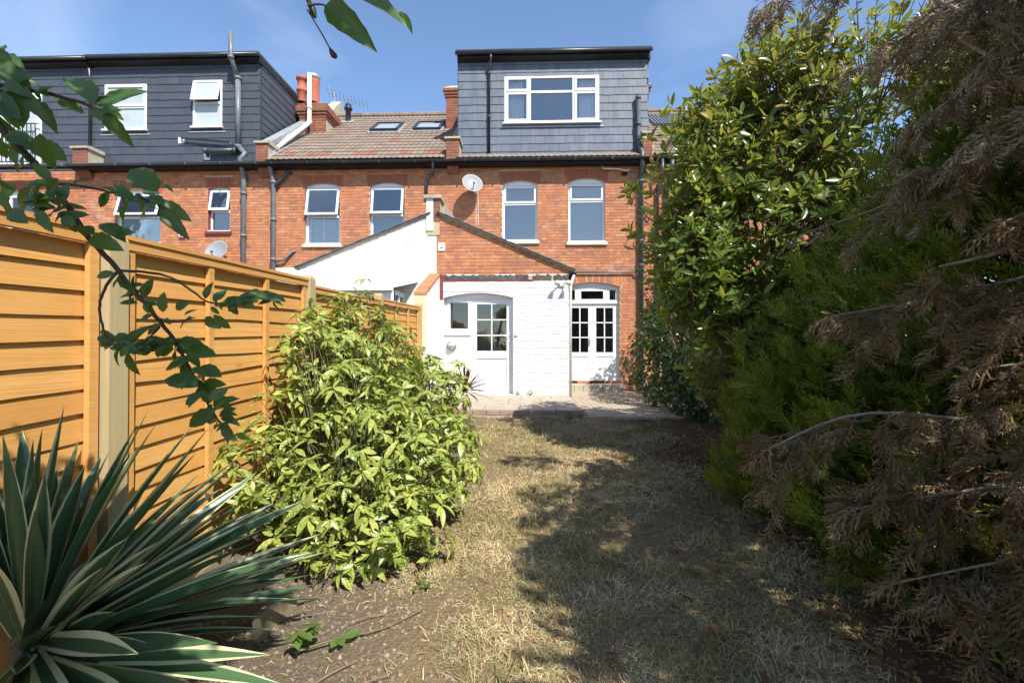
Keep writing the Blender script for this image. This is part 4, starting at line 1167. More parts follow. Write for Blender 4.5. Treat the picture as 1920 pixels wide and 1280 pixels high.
for a, b in ((fq[0]+0.07, cxx-0.06), (cxx+0.06, fq[1]-0.07)):
    MB().frame(a, b, fq[2]+0.07, fq[3]-0.07, DY-0.04, DY+0.03, 0.09).build('sash', MT['upvc'], bd)
    MB().box(a+0.08, b-0.08, DY, DY+0.006, fq[2]+0.14, fq[3]-0.15).build('pane', MT['glass_frost'], bd)
rz = Z(217, DY-0.12)
ra = MB().box(fq[0]-0.03, fq[1]+0.02, DY-0.13, DY-0.10, rz-0.02, rz).box(fq[0]-0.03, fq[1]+0.02, DY-0.13, DY-0.10, fq[2]+0.04, fq[2]+0.06).build('balcony_railing', MT['black_pvc'], hf)
x = fq[0]
while x < fq[1]:
    MB().box(x-0.008, x+0.008, DY-0.123, DY-0.107, fq[2]+0.06, rz-0.02).build('baluster', MT['black_pvc'], ra); x += 0.115

# ================================================================== right-hand house, mostly behind the shrubs
hr = thing('terraced_house', 'brick terraced house with tiled roof half hidden behind the tall leafy shrub', 'house', ((XC1+XR1)/2, F, GZ), 'terraced houses in a row')
r1 = (X(1278, F), X(1344, F), Z(455, F), Z(339, F))
wall_grid(MB(), XC1, XR1, GZ, ZE-0.06, F, F+0.24, [r1]).build('wall', MT['mortar'], hr)
brickwork(hr, F, XC1, XR1, GZ, ZE-0.06, [r1, arch(hr, r1[0], r1[1], r1[3], 0.09, F, MT['brick_dark'], MT['mortar'], 0.2)], 'brick', score=vis(1240, 400, F), n=110, row=True)
window(hr, *r1, F, 0.09, Z(385, F))
shell(MB(), XC1, XR1, ZE-0.1).build('interior', MT['interior'], hr)
gutter(hr, XC1+0.02, XR1, F-0.32, ZE)
MB().box(XC1, XR1, F-0.26, F-0.235, ZE-0.09, ZE+0.04).build('fascia_board', MT['fascia'], hr)
rr_, _, _ = roof_deck(hr, XC1+0.1, XR1)
tiled_roof(rr_, XC1+0.14, XC1+2.6, RY0-0.02, RZ0-0.012, RS, RIDGE_L)
climb(XC1-0.06, XC1+0.14, 0.25, RIDGE_L, -0.1, 0.25).build('party_parapet', MT['render'], hr)
pA = on_roof(1263, 228)
k = MB()
for i in range(15): k.box(-0.75+i*0.1, -0.70+i*0.1, -0.75, 0.8, 0.05, 0.10)
k.box(-0.78, 0.78, -0.77, 0.82, 0.04, 0.055)
k.xf(roof_mat4(pA)).build('ribbed_roof_sheet', MT['slate'], hr)
for (px, py0, r) in ((1232, 352, 0.036), (1250, 345, 0.055)):
    pipe(hr, [(X(px+8,F-.17), F-0.32, ZE-0.05), (X(px+8,F-.15), F-0.30, Z(py0-12, F)), (X(px,F), F-0.07, Z(py0, F)), (X(px,F), F-0.07, GZ)], r, 'darkgrey_pvc', name='downpipe')

# ================================================================== things fixed to the houses
def dish(px, py, Y, label, tilt=R(22), rad=0.26, turn=R(20)):
    c = at(px, py, Y)
    t = thing('satellite_dish', label, 'satellite dish', (c.x, Y, c.z), 'satellite dishes')
    d = Vector((math.sin(turn)*math.cos(tilt), -math.cos(turn)*math.cos(tilt), math.sin(tilt)))
    q = d.to_track_quat('Z', 'Y').to_matrix().to_4x4()
    Mx = Matrix.Translation(c) @ q
    prof = [(0.0, 0.0)] + [(rad*i/8, 0.25*rad*(i/8)**2) for i in range(1, 9)] + [(rad*1.01, 0.25*rad-0.006)] + [(rad*i/8, 0.25*rad*(i/8)**2-0.008) for i in range(7, -1, -1)]
    MB().lathe(prof, 28, Mx).build('reflector', MT['dish'], t, True)
    low = Mx @ Vector((0, 0, 0)) + Vector((0, 0, -rad*0.9))
    f = c + d*0.27 + Vector((0, 0, -0.13))
    MB().tube([c + Vector((0, 0, -rad*0.85)) - d*0.01, f], 0.011, 8).build('arm', MT['darkgrey_pvc'], t, True)
    MB().tube([f - d*0.03, f + (c-f).normalized()*0.07], 0.024, 10).build('receiver', MT['black_pvc'], t, True)
    MB().tube([c - d*0.02, c - d*0.10, (c.x-0.02, Y+0.36, c.z-0.05)], 0.018, 8).build('wall_bracket', MT['darkgrey_pvc'], t, True)
    return t, f
t, f = dish(885, 346, F-0.29, 'grey satellite dish on the brick wall above the rear extension roof')
cxx = X(896, F)
MB().tube([(cxx-0.02, F-0.05, Z(358, F)), (cxx, F-0.015, Z(368, F)), (cxx+0.01, F-0.012, Z(422, F))], 0.006, 6).build('cable', MT['white_pvc'], t)
MB().tube([(cxx-0.04, F-0.05, Z(358, F)), (cxx-0.05, F-0.015, Z(368, F)), (cxx-0.045, F-0.012, Z(422, F))], 0.006, 6).build('cable', MT['white_pvc'], t)
dish(408, 473, F-0.36, 'pale satellite dish low on the left house, its top edge showing above the fence', R(24), 0.30, R(-5))
c = at(345, 438, F)
k = thing('alarm_box', 'small white alarm box on the left brick wall above the fence', 'alarm box', (c.x, F, c.z))
MB().prism([(c.x-0.07, c.z-0.1), (c.x+0.07, c.z-0.1), (c.x+0.09, c.z-0.06), (c.x+0.09, c.z+0.08), (c.x-0.09, c.z+0.08), (c.x-0.09, c.z-0.06)], F-0.07, F-0.008).build('casing', MT['upvc'], k)
MB().box(c.x-0.06, c.x+0.06, F-0.074, F-0.071, c.z-0.085, c.z-0.05).build('strobe', MT['red_paint'], k)
# lantern on the white wall
c = at(1054, 532, A)
t = thing('wall_light', 'small twin floodlight on the white wall beside the roof corner', 'wall light', (c.x, A, c.z))
MB().box(c.x-0.05, c.x+0.05, A-0.05, A-0.008, c.z-0.05, c.z+0.05).build('back_box', MT['upvc'], t)
for s in (-1, 1):
    p0 = Vector((c.x+s*0.04, A-0.05, c.z)); p1 = p0 + Vector((s*0.07, -0.10, 0.03)); p2 = p1 + Vector((s*0.01, -0.07, -0.05))
    MB().tube([p0, p1], 0.014, 8).build('arm', MT['upvc'], t, True)
    MB().tube([p1, p1+(p2-p1)*0.4, p2], [0.03, 0.045, 0.062], 12).build('lamp_head', MT['upvc'], t, True)
c = at(846, 648, A)
t = thing('bulkhead_light', 'grey bulkhead light with a guard below the small window by the door', 'wall light', (c.x, A+0.08, c.z))
Mx = Matrix.Translation((c.x, A+0.088, c.z)) @ Matrix.Rotation(R(90), 4, 'X')
MB().lathe([(0.105, 0), (0.11, 0.04), (0.085, 0.05)], 20, Mx).build('base', MT['metal'], t, True)
MB().lathe([(0.082, 0.045), (0.075, 0.085), (0.045, 0.11), (0, 0.118)], 20, Mx).build('globe', MT['glass_frost'], t, True)
for a in (0, R(90)):
    k = MB()
    k.tube([Mx @ Vector((math.cos(a)*r_, math.sin(a)*r_, h)) for r_, h in ((-0.1, 0.05), (-0.085, 0.1), (0, 0.135), (0.085, 0.1), (0.1, 0.05))], 0.006, 6)
    k.build('guard', MT['metal'], t, True)
c = at(968, 627, A)
solo(MB().box(c.x-0.035, c.x+0.035, A-0.035, A-0.008, c.z-0.025, c.z+0.03).box(c.x-0.012, c.x+0.012, A-0.042, A-0.035, c.z-0.01, c.z+0.012), 'door_bell', MT['upvc'], 'small white bell push on the white wall right of the half-glazed door', 'door bell')
# television aerial behind the ridge
c = at(655, 187, 16.6)
t = thing('television_aerial', 'thin metal television aerial above the brown tiled roof ridge', 'aerial', (c.x, 16.6, ZR-0.6))
MB().tube([(at(627, 215, 16.6).x, 16.6, ZR-0.5), tuple(at(627, 172, 16.6))], 0.02, 6).build('mast', MT['metal'], t)
b0, b1 = at(616, 174, 16.6), at(688, 198, 16.6)
MB().tube([b0, b1], 0.014, 6).build('boom', MT['metal'], t)
for i in range(11):
    p = b0 + (b1-b0)*(i/10)
    MB().tube([p + Vector((0.02, -0.15, 0.10)), p + Vector((-0.02, 0.15, -0.10))], 0.007, 5).build('element', MT['metal'], t)
MB().tube([b0 + Vector((-0.02, 0, 0.3)), b0 + Vector((0.08, 0, -0.3))], 0.01, 5).build('reflector', MT['metal'], t)

# ================================================================== white garden wall running out from the extension
gw0, gw1 = 8.4, A-0.012
zA, zB = Z(513, A), Z(547, gw0)
wx = AX0 + 0.11
t = thing('garden_wall', 'white painted garden wall with sloping red brick coping beside the fence end', 'wall', (wx-0.1, gw0, GZ-0.1))
MB().prismx([(gw0, 0.05), (gw1, 0.05), (gw1, zA-0.04), (gw0, zB-0.04)][::-1], wx-0.2, wx).build('painted_wall', MT['white_brick'], t)
MB().box(wx-0.205, wx+0.004, gw0-0.02, gw0-0.001, 0.05, zB-0.045).build('wall_end', MT['ochre'], t)
n = 7
for i in range(n):
    ya, yb = gw0-0.03 + (gw1-gw0+0.03)*i/n, gw0-0.03 + (gw1-gw0+0.03)*(i+1)/n-0.008
    za, zb_ = zB+(zA-zB)*(ya-gw0)/(gw1-gw0), zB+(zA-zB)*(yb-gw0)/(gw1-gw0)
    MB().hexa([(wx-0.215, ya, za-0.038), (wx+0.012, ya, za-0.038), (wx+0.012, yb, zb_-0.038), (wx-0.215, yb, zb_-0.038), (wx-0.215, ya, za+0.012), (wx+0.012, ya, za+0.012), (wx+0.012, yb, zb_+0.012), (wx-0.215, yb, zb_+0.012)]).build('coping_brick', MT['brick'], t)

# ================================================================== timber fence along the left
FX = -1.957
def fence_panel(y0, y1, zb0, zb1, label, hgt=1.80, nb=16):
    ym = (y0+y1)/2
    t = thing('timber_fence', label, 'fence', (FX, ym, zb0), 'overlap fence panels along the left')
    def zb(y): return zb0 + (zb1-zb0)*(y-y0)/(y1-y0)
    ex = (hgt-0.045)/nb
    for i in range(nb):
        n = 6; V = []; Fc = []
        ph = random.uniform(0, 9); am = random.choice([0.0, 0.002, 0.004, 0.009])
        lo = i*ex; hi = min(lo + ex + 0.022, hgt-0.05)
        x0 = FX - 0.004 + random.uniform(-0.002, 0.002)
        k = MB()
        for j in range(n+1):
            y = y0 + (y1-y0)*j/n
            zl = zb(y) + lo + am*math.sin(ph + j*1.3); zh = zb(y) + hi
            k.v += [(x0, y, zl), (x0-0.010, y, zl), (x0-0.022, y, zh), (x0-0.015, y, zh)]
        for j in range(n):
            b = j*4
            for c_ in range(4):
                d_ = (c_+1) % 4
                k.f.append((b+c_, b+4+c_, b+4+d_, b+d_))
        k.build('board', MT['fence'], t)
    for f in (0.022, 0.335, 0.665, 0.978):
        y = y0 + (y1-y0)*f; w = 0.022
        MB().hexa([(FX-0.001, y-w, zb(y-w)+0.0), (FX+0.024, y-w, zb(y-w)+0.0), (FX+0.024, y+w, zb(y+w)+0.0), (FX-0.001, y+w, zb(y+w)+0.0),
                   (FX-0.001, y-w, zb(y-w)+hgt-0.052), (FX+0.024, y-w, zb(y-w)+hgt-0.052), (FX+0.024, y+w, zb(y+w)+hgt-0.052), (FX-0.001, y+w, zb(y+w)+hgt-0.052)]).build('batten', MT['fence_cap'], t)
    def rail(xa, xb, za, zc, nm):
        MB().hexa([(xa, y0, zb0+za), (xb, y0, zb0+za), (xb, y1, zb1+za), (xa, y1, zb1+za), (xa, y0, zb0+zc), (xb, y0, zb0+zc), (xb, y1, zb1+zc), (xa, y1, zb1+zc)]).build(nm, MT['fence_cap'], t)
    rail(FX-0.004, FX+0.030, hgt-0.050, hgt-0.004, 'top_rail')
    rail(FX-0.03, FX+0.038, hgt-0.003, hgt+0.018, 'capping')
    return t
def ftop(y): return CAMZ + 0.462 + 0.0335*y
def fence_post(y, ztop, label):
    k = MB().box(FX-0.075, FX+0.052, y-0.05, y+0.05, -0.2, ztop-0.03)
    k.hexa([(FX-0.075,y-0.05,ztop-0.03),(FX+0.052,y-0.05,ztop-0.03),(FX+0.052,y+0.05,ztop-0.03),(FX-0.075,y+0.05,ztop-0.03),(FX-0.06,y-0.035,ztop),(FX+0.037,y-0.035,ztop),(FX+0.037,y+0.035,ztop),(FX-0.06,y+0.035,ztop)])
    return solo(k, 'fence_post', MT['post'], label, 'fence post', 'fence posts')
P = [0.14, 2.10, 4.06, 6.05, 8.3]
labs = ['nearest orange fence panel, dappled by leaf shadows at the left edge', 'orange overlap fence panel behind the drooping branch', 'orange fence panel behind the spotted shrub', 'farthest orange fence panel meeting the white garden wall']
dz = [0, 0, -0.05, -0.03]
for i in range(4):
    a, b = P[i]+0.055, P[i+1]-0.055
    t = fence_panel(a, b, ftop(a)-1.82+dz[i], ftop(b)-1.82+dz[i], labs[i])
    zb = ftop(a)-1.82+dz[i]; zc = ftop(b)-1.82+dz[i]
    k = MB().hexa([(FX-0.03, a, zb-0.16), (FX+0.006, a, zb-0.16), (FX+0.006, b, zc-0.16), (FX-0.03, b, zc-0.16), (FX-0.03, a, zb-0.004), (FX+0.006, a, zb-0.004), (FX+0.006, b, zc-0.004), (FX-0.03, b, zc-0.004)])
    solo(k, 'gravel_board', MT['gravel_board'], 'pale timber gravel board under the ' + ['nearest panel of the orange fence', 'fence panel behind the drooping branch', 'fence panel behind the spotted shrub', 'farthest fence panel'][i], 'gravel board', 'gravel boards')
plabs = ['timber fence post nearest the camera, off to the left', 'tall pale timber post between the two nearest orange fence panels', 'timber fence post rising behind the top of the spotted shrub', 'timber post behind the rear of the spotted shrub', 'last timber post where the fence meets the white wall']
for i, y in enumerate(P): fence_post(y, ftop(y) + (0.025 if i > 1 else -0.005), plabs[i])
# low timber edging of the bed
k = MB().hexa([(-1.275, 2.12, -0.1), (-1.245, 2.11, -0.1), (-1.185, 2.36, -0.1), (-1.215, 2.37, -0.1), (-1.275, 2.12, 0.145), (-1.245, 2.11, 0.145), (-1.185, 2.36, 0.175), (-1.215, 2.37, 0.175)])
MT['old_board'] = wood_mat('weathered_board', [(0.25,0.20,0.13),(0.22,0.175,0.115)], (0.16,0.125,0.08))
solo(k, 'edging_board', MT['old_board'], 'short weathered board edging the flower bed near the spiky plant', 'edging board')

# ================================================================== planting
def frand(a, b, n): return rng.uniform(a, b, n)
def bez(p0, p1, p2, n=6):
    p0, p1, p2 = Vector(p0), Vector(p1), Vector(p2)
    return [p0*(1-t)**2 + p1*2*t*(1-t) + p2*t*t for t in [i/n for i in range(n+1)]]
def catmull(pts, sub=4):
    pts = [Vector(p) for p in pts]; out = []
    for i in range(len(pts)-1):
        p0, p1, p2, p3 = pts[max(i-1, 0)], pts[i], pts[i+1], pts[min(i+2, len(pts)-1)]
        for k in range(sub):
            t = k/sub
            out.append(0.5*((2*p1) + (p2-p0)*t + (2*p0-5*p1+4*p2-p3)*t*t + (3*p1-p0-3*p2+p3)*t**3))
    return out + [pts[-1]]
class Leaves:
    """gathers leaves, then writes the nearest ones as single parts and the others as one"""
    def __init__(s): s.P = []; s.D = []; s.N = []; s.S = []
    def add(s, p, d, n, sz): s.P.append(tuple(p)); s.D.append(tuple(d)); s.N.append(tuple(n)); s.S.append(sz)
    def write(s, parent, mat, temps, n=300, name='leaf', rest='foliage', keep=None):
        P, D, Nn, S = (np.array(a, float) for a in (s.P, s.D, s.N, s.S))
        bad = np.linalg.norm(np.cross(norm(D), norm(Nn)), axis=1) < 0.05
        Nn[bad] += (0.5, 0.3, 0.1)
        show = np.linalg.norm(P - np.array((0, 0, CAMZ)), axis=1) / S
        # what faces the camera and sits in the frame counts first
        px = 987 + FPX*P[:, 0]/np.maximum(P[:, 1], 0.05)
        py = 648 - FPX*(P[:, 2]-CAMZ)/np.maximum(P[:, 1], 0.05)
        offp = (px < 0) | (px > 1920) | (py < 0) | (py > 1280) | (P[:, 1] < 0.3)
        show = show + offp*1e4
        if keep is not None: show = show + keep(P)
        order = np.argsort(show)
        ms = [np_mesh(name, T, Q, mat) for T, Q in temps]
        for i in order[:n]:
            put(name, ms[i % len(ms)], parent, mat4(P[i], D[i], Nn[i], S[i]))
        r = order[n:]
        if len(r):
            VV = []; QQ = []; off = 0
            for t, (T, Q) in enumerate(temps):
                q = r[r % len(temps) == t]
                if not len(q): continue
                v, f = scatter(T, Q, P[q], D[q], Nn[q], S[q])
                VV.append(v); QQ.append(f + off); off += len(v)
            tag(put(rest, np_mesh(rest, np.concatenate(VV), np.concatenate(QQ), mat), parent), kind='stuff')

MT['bark'] = M('grey_brown_bark', (0.16,0.12,0.09), (0.09,0.065,0.05), 20, 0.9, None, 0.5, 60, 0.15)
MT['bark_dark'] = M('dark_twig_bark', (0.055,0.038,0.032), (0.10,0.07,0.05), 30, 0.75, None, 0.4, 90, 0.25)
MT['bark_dead'] = M('bleached_dead_bark', (0.34,0.28,0.235), (0.22,0.165,0.13), 18, 0.9, None, 0.5, 60, 0.12)
MT['stem_green'] = M('green_stem', (0.10,0.115,0.04), (0.14,0.11,0.055), 15, 0.6)
MT['aucuba'] = leaf_mat('spotted_leaf', [(0.09,0.155,0.02),(0.19,0.27,0.04),(0.30,0.35,0.065),(0.13,0.205,0.03),(0.42,0.43,0.10),(0.24,0.30,0.05)], 0.34, 0.30, (0.45,0.50,0.06), 0.42, spots=((0.70,0.67,0.22), 95))
MT['photinia'] = leaf_mat('glossy_shrub_leaf', [(0.058,0.118,0.022),(0.10,0.18,0.032),(0.155,0.235,0.042),(0.075,0.145,0.026),(0.23,0.29,0.06)], 0.28, 0.42, (0.55,0.55,0.06), 0.5, tipramp=(2.3, 4.6, (0.36,0.20,0.045)))
MT['ivy'] = leaf_mat('dark_hedge_leaf', [(0.020,0.045,0.010),(0.035,0.07,0.015),(0.05,0.09,0.018)], 0.35, 0.2, (0.2,0.3,0.03))
MT['cherry'] = leaf_mat('cherry_leaf', [(0.036,0.085,0.016),(0.052,0.115,0.022),(0.075,0.145,0.028)], 0.40, 0.34, (0.26,0.42,0.03), 0.5)
MT['cypress'] = leaf_mat('cypress_spray', [(0.035,0.072,0.009),(0.065,0.115,0.013),(0.11,0.165,0.02),(0.24,0.28,0.04)], 0.55, 0.25, (0.32,0.40,0.03), 0.25)
MT['cypress_tip'] = leaf_mat('lime_cypress_tip', [(0.085,0.135,0.014),(0.16,0.215,0.025),(0.25,0.30,0.04)], 0.55, 0.35, (0.45,0.5,0.05), 0.25)
MT['dead_spray'] = leaf_mat('dead_cypress_spray', [(0.155,0.098,0.048),(0.225,0.150,0.080),(0.275,0.196,0.112),(0.18,0.104,0.045),(0.35,0.27,0.17)], 0.85, 0.2, (0.30,0.17,0.08), 0.1)
MT['dead_grey'] = leaf_mat('bleached_cypress_spray', [(0.18,0.130,0.075),(0.265,0.203,0.125),(0.33,0.262,0.168),(0.215,0.15,0.085),(0.43,0.36,0.25)], 0.85, 0.2, (0.28,0.2,0.12), 0.1)
MT['cordyline'] = leaf_mat('purple_red_blade', [(0.07,0.022,0.025),(0.11,0.035,0.035),(0.15,0.06,0.045)], 0.4, 0.25, (0.30,0.06,0.05), 0.4)

# ------------------------------------------------------------------ spotted laurel by the fence
def blob_points(ells, n, shell_=0.55):
    out = []
    tot = sum(e[3] for e in ells)
    for c, r, ph, w in ells:
        for _ in range(int(n*w/tot)):
            v = rng.normal(size=3); v /= np.linalg.norm(v)
            rad = (shell_ + (1-shell_)*rng.random()**0.6)
            lump = 1 + 0.13*math.sin(5*v[0]+ph)+0.12*math.sin(6*v[2]+4*v[1]+ph*2)
            p = np.array(c) + v*np.array(r)*rad*lump
            out.append((p, v, rad))
    return out
t = thing('spotted_laurel_shrub', 'large yellow-spotted laurel shrub growing against the orange fence', 'shrub', (-1.2, 3.6, gz(-1.2, 3.6)))
ells = [((-1.60, 3.55, 1.25), (0.32, 0.55, 0.50), 0.9, 0.75), ((-1.15, 3.05, 0.62), (0.74, 0.55, 0.50), 0.3, 1.1), ((-1.42, 4.05, 1.12), (0.52, 0.80, 0.76), 1.7, 1.5),
        ((-1.0, 2.78, 0.34), (0.58, 0.40, 0.32), 2.2, 0.55), ((-1.12, 5.4, 0.68), (0.46, 0.85, 0.50), 4.1, 0.7), ((-0.74, 3.45, 0.60), (0.42, 0.5, 0.42), 3.0, 0.6),
        ((-1.70, 3.0, 0.62), (0.24, 0.45, 0.5), 5.0, 0.4), ((-1.05, 4.5, 0.95), (0.45, 0.6, 0.5), 2.7, 0.6), ((-1.25, 3.5, 1.0), (0.42, 0.5, 0.45), 1.2, 0.7), ((-1.45, 5.0, 0.95), (0.4, 0.7, 0.55), 3.6, 0.4)]
LV = Leaves(); stems = MB()
roots = [(-1.25, 2.95), (-1.1, 3.15), (-1.3, 3.4), (-1.25, 3.9), (-1.2, 4.3), (-1.35, 4.6), (-1.05, 5.2), (-1.0, 5.6), (-1.15, 2.8)]
for p, v, rad in blob_points(ells, 1950, 0.55):
    if p[0] < FX + 0.09 or p[2] < gz(p[0], p[1]) + 0.06: continue
    if p[0] > -0.30: continue
    rt = min(roots, key=lambda q: (q[0]-p[0])**2 + (q[1]-p[1])**2 + random.uniform(0, 0.35))
    base = Vector((rt[0]+random.uniform(-.05,.05), rt[1]+random.uniform(-.05,.05), gz(*rt)-0.02))
    pv_ = Vector(p)
    mid = base.lerp(pv_, 0.55) + Vector((0, 0, 0.12*random.random()+0.25*(pv_-base).length*0.35)) - Vector((v[0], v[1], 0))*0.08
    pts = bez(base, mid, pv_, 5)
    ln = (pv_-base).length
    k0 = 3 if ln > 0.4 and random.random() < 0.85 else 0
    stems.tube(pts[k0:], [0.007-0.0010*i for i in range(k0, 6)], 4, False)
    ax = (Vector(v)*0.7 + Vector((0, 0, 0.75)) + Vector(rng.normal(size=3))*0.25).normalized()
    ref = ax.orthogonal().normalized(); ref2 = ax.cross(ref)
    nl = random.randint(5, 8); a0 = random.uniform(0, 6.28); sz = random.uniform(0.055, 0.122)
    for i in range(nl):
        a = a0 + i*2.4
        rr = (ref*math.cos(a)+ref2*math.sin(a))
        el = random.uniform(-0.35, 0.75)
        d = (rr*math.cos(el) + ax*math.sin(el) + Vector((0, 0, -0.22))).normalized()
        nn = (ax*1.0 - d*ax.dot(d) + Vector(rng.normal(size=3))*0.28).normalized()
        LV.add(pv_ - ax*random.uniform(0, 0.05), d, nn, sz*random.uniform(0.65, 1.15))
stems.build('stems', MT['stem_green'], t, True)
tag(t.children[-1] if t.children else t)
temps = [leaf_template(0.34, 0.16, 0.28, 4, 0.48), leaf_template(0.38, 0.10, 0.18, 4, 0.45), leaf_template(0.30, 0.22, 0.38, 4, 0.5)]
LV.write(t, MT['aucuba'], temps)

# ------------------------------------------------------------------ tall glossy shrub on the right
t = thing('evergreen_shrub', 'tall glossy evergreen shrub with bronze young leaves, beside the house', 'shrub', (3.0, 5.1, gz(3, 5.1)))
ells = [((2.50, 5.0, 2.85), (1.18, 0.95, 1.80), 0.4, 2.4), ((3.35, 4.6, 3.5), (1.1, 0.9, 1.35), 1.1, 1.0), ((2.50, 5.3, 1.5), (0.80, 0.95, 0.95), 2.0, 0.8),
        ((1.72, 4.8, 2.40), (0.48, 0.5, 0.70), 3.1, 0.6), ((2.00, 4.8, 3.3), (0.50, 0.5, 0.75), 5.1, 0.5), ((2.55, 4.7, 4.1), (0.6, 0.5, 0.55), 1.1, 0.4), ((2.2, 4.6, 1.7), (0.5, 0.45, 0.55), 6.1, 0.4), ((3.6, 5.6, 2.2), (0.9, 0.9, 1.6), 4.0, 0.6)]
LV = Leaves(); stems = MB()
for p, v, rad in blob_points(ells, 3500, 0.50):
    if p[2] < gz(p[0], p[1]) + 0.1: continue
    pv_ = Vector(p)
    if random.random() < 0.55:
        b = pv_ - Vector((v[0], v[1], 0))*random.uniform(0.25, 0.5) - Vector((0, 0, random.uniform(0.2, 0.5)))
        stems.tube(bez(b, (b+pv_)/2 + Vector((0, 0, -0.06)), pv_, 3), [0.007, 0.006, 0.004, 0.003], 4, False)
    ax = (Vector(v)*0.55 + Vector((0, 0, 0.85)) + Vector(rng.normal(size=3))*0.3).normalized()
    ref = ax.orthogonal().normalized(); ref2 = ax.cross(ref)
    nl = random.randint(4, 8); a0 = random.uniform(0, 6.28); sz = random.uniform(0.09, 0.155)
    for i in range(nl):
        a = a0 + i*2.4; h = i/nl
        rr = (ref*math.cos(a)+ref2*math.sin(a))
        el = random.uniform(0.05, 0.7) + 0.5*h
        d = (rr*math.cos(el) + ax*math.sin(el)).normalized()
        nn = (ax*0.7 + Vector(v)*0.5 - d*ax.dot(d) + Vector(rng.normal(size=3))*0.35).normalized()
        LV.add(pv_ - ax*(1-h)*random.uniform(0.02, 0.13), d, nn, sz*random.uniform(0.7, 1.15))
tr = MB()
for (a, b) in (((3.0, 5.1), (2.5, 5.0, 3.2)), ((3.05, 5.15), (3.3, 4.8, 3.6)), ((2.95, 5.1), (2.2, 5.0, 2.4)), ((3.0, 5.2), (2.7, 5.3, 4.2)), ((3.05, 5.05), (3.6, 5.4, 2.9))):
    tr.tube(bez((a[0], a[1], gz(*a)-0.1), ((a[0]+b[0])/2+0.1, (a[1]+b[1])/2, b[2]*0.4), b, 7), [0.045, 0.04, 0.035, 0.03, 0.024, 0.018, 0.013, 0.008], 7)
tr.build('trunk', MT['bark'], t, True)
tag(stems.build('twigs', MT['bark'], t), kind='stuff')
temps = [leaf_template(0.34, 0.18, 0.12, 4, 0.52), leaf_template(0.30, 0.28, 0.22, 4, 0.55), leaf_template(0.38, 0.12, -0.05, 4, 0.5)]
LV.write(t, MT['photinia'], temps)

# ------------------------------------------------------------------ dark hedge in the corner by the house
t = thing('corner_hedge', 'dark leafy climber heaped in the corner beside the french doors', 'hedge', (2.9, 8.8, 0.2))
LV = Leaves()
for p, v, rad in blob_points([((2.85, 8.9, 1.2), (0.80, 1.3, 1.4), 0.6, 1.5), ((2.75, 7.6, 0.75), (0.55, 0.7, 0.75), 2.5, 0.7), ((3.15, 9.8, 1.9), (0.80, 1.0, 1.2), 1.5, 0.8), ((3.2, 6.9, 0.9), (0.8, 0.8, 1.0), 3.5, 0.6)], 11000, 0.55):
    if p[2] < 0.15 or p[1] > F-0.1: continue
    d = Vector(v)*0.5 + Vector((0, 0, -0.6)) + Vector(rng.normal(size=3))*0.6
    n_ = Vector(v) + Vector((0, 0, 0.4)) + Vector(rng.normal(size=3))*0.45
    LV.add(p, d.normalized(), n_.normalized(), random.uniform(0.06, 0.12))
k = MB()
for i in range(9):
    x, y = 2.8+random.uniform(-.2, .5), 7.3+i*0.32
    k.tube(bez((x, y, 0.1), (x+0.1, y+0.1, 0.7), (x+random.uniform(-.4,.3), y+random.uniform(-.2,.3), 1.6), 5), [0.02, 0.018, 0.015, 0.012, 0.008, 0.005], 5)
k.build('stems', MT['bark'], t, True)
LV.write(t, MT['ivy'], [leaf_template(0.75, 0.1, 0.15, 2, 0.4), leaf_template(0.6, 0.12, 0.2, 2, 0.45)], 0)

# ------------------------------------------------------------------ cypress: sprays of fine twiglets
def spray(n1=11, n2=5, droop=0.15, w=0.030, ang=0.75, curl=0.0, seed=0, side=0.42):
    rs = np.random.default_rng(seed); V = []; Q = []
    def ribbon(pts, w0, w1):
        b = len(V); k = len(pts)
        for i, p in enumerate(pts):
            tt = pts[min(i+1, k-1)] - pts[max(i-1, 0)]
            n = np.array((tt[1], -tt[0], 0.25*np.linalg.norm(tt))); n = n/max(1e-6, np.linalg.norm(n))
            ww = (w0 + (w1-w0)*i/(k-1))/2
            V.append(p - n*ww); V.append(p + n*ww)
        for i in range(k-1): Q.append((b+2*i, b+2*i+1, b+2*i+3, b+2*i+2))
    def axis(t): return np.array((0.05*math.sin(3*t), t, -droop*t*t))
    ribbon([axis(t) for t in (0, 0.35, 0.7, 1.0)], w*0.9, w*0.5)
    for i in range(n1):
        t = 0.10 + 0.86*i/n1; s = 1 if i % 2 else -1
        L = side*(1-t*0.72)*rs.uniform(0.75, 1.15); a = ang*rs.uniform(0.8, 1.15)
        d = np.array((s*math.sin(a), math.cos(a), rs.uniform(-0.25, 0.2)))
        p0 = axis(t); c = np.array((0, 0, -curl*L))
        def tw(u): return p0 + d*L*u + c*u*u + np.array((0, 0.10*L*u*u, 0))
        ribbon([tw(0), tw(0.55), tw(1.0)], w*0.85, w*0.55)
        for j in range(n2):
            u = 0.22 + 0.7*j/n2; s2 = 1 if j % 2 else -1
            l2 = L*0.42*(1-u*0.6)*rs.uniform(0.7, 1.3); a2 = s*a + s2*0.7
            d2 = np.array((math.sin(a2), math.cos(a2), rs.uniform(-0.35, 0.25)))
            q0 = tw(u)
            ribbon([q0, q0 + d2*l2 + np.array((0, 0, -curl*l2))], w*0.95, w*0.5)
    return np.array(V), np.array(Q)
GS = [spray(9, 3, 0.12, 0.055, 0.62, 0.1, s, 0.48) for s in range(3)]
DS = [spray(8, 2, 0.55, 0.062, 0.72, 0.9, 10+s, 0.46) for s in range(5)]
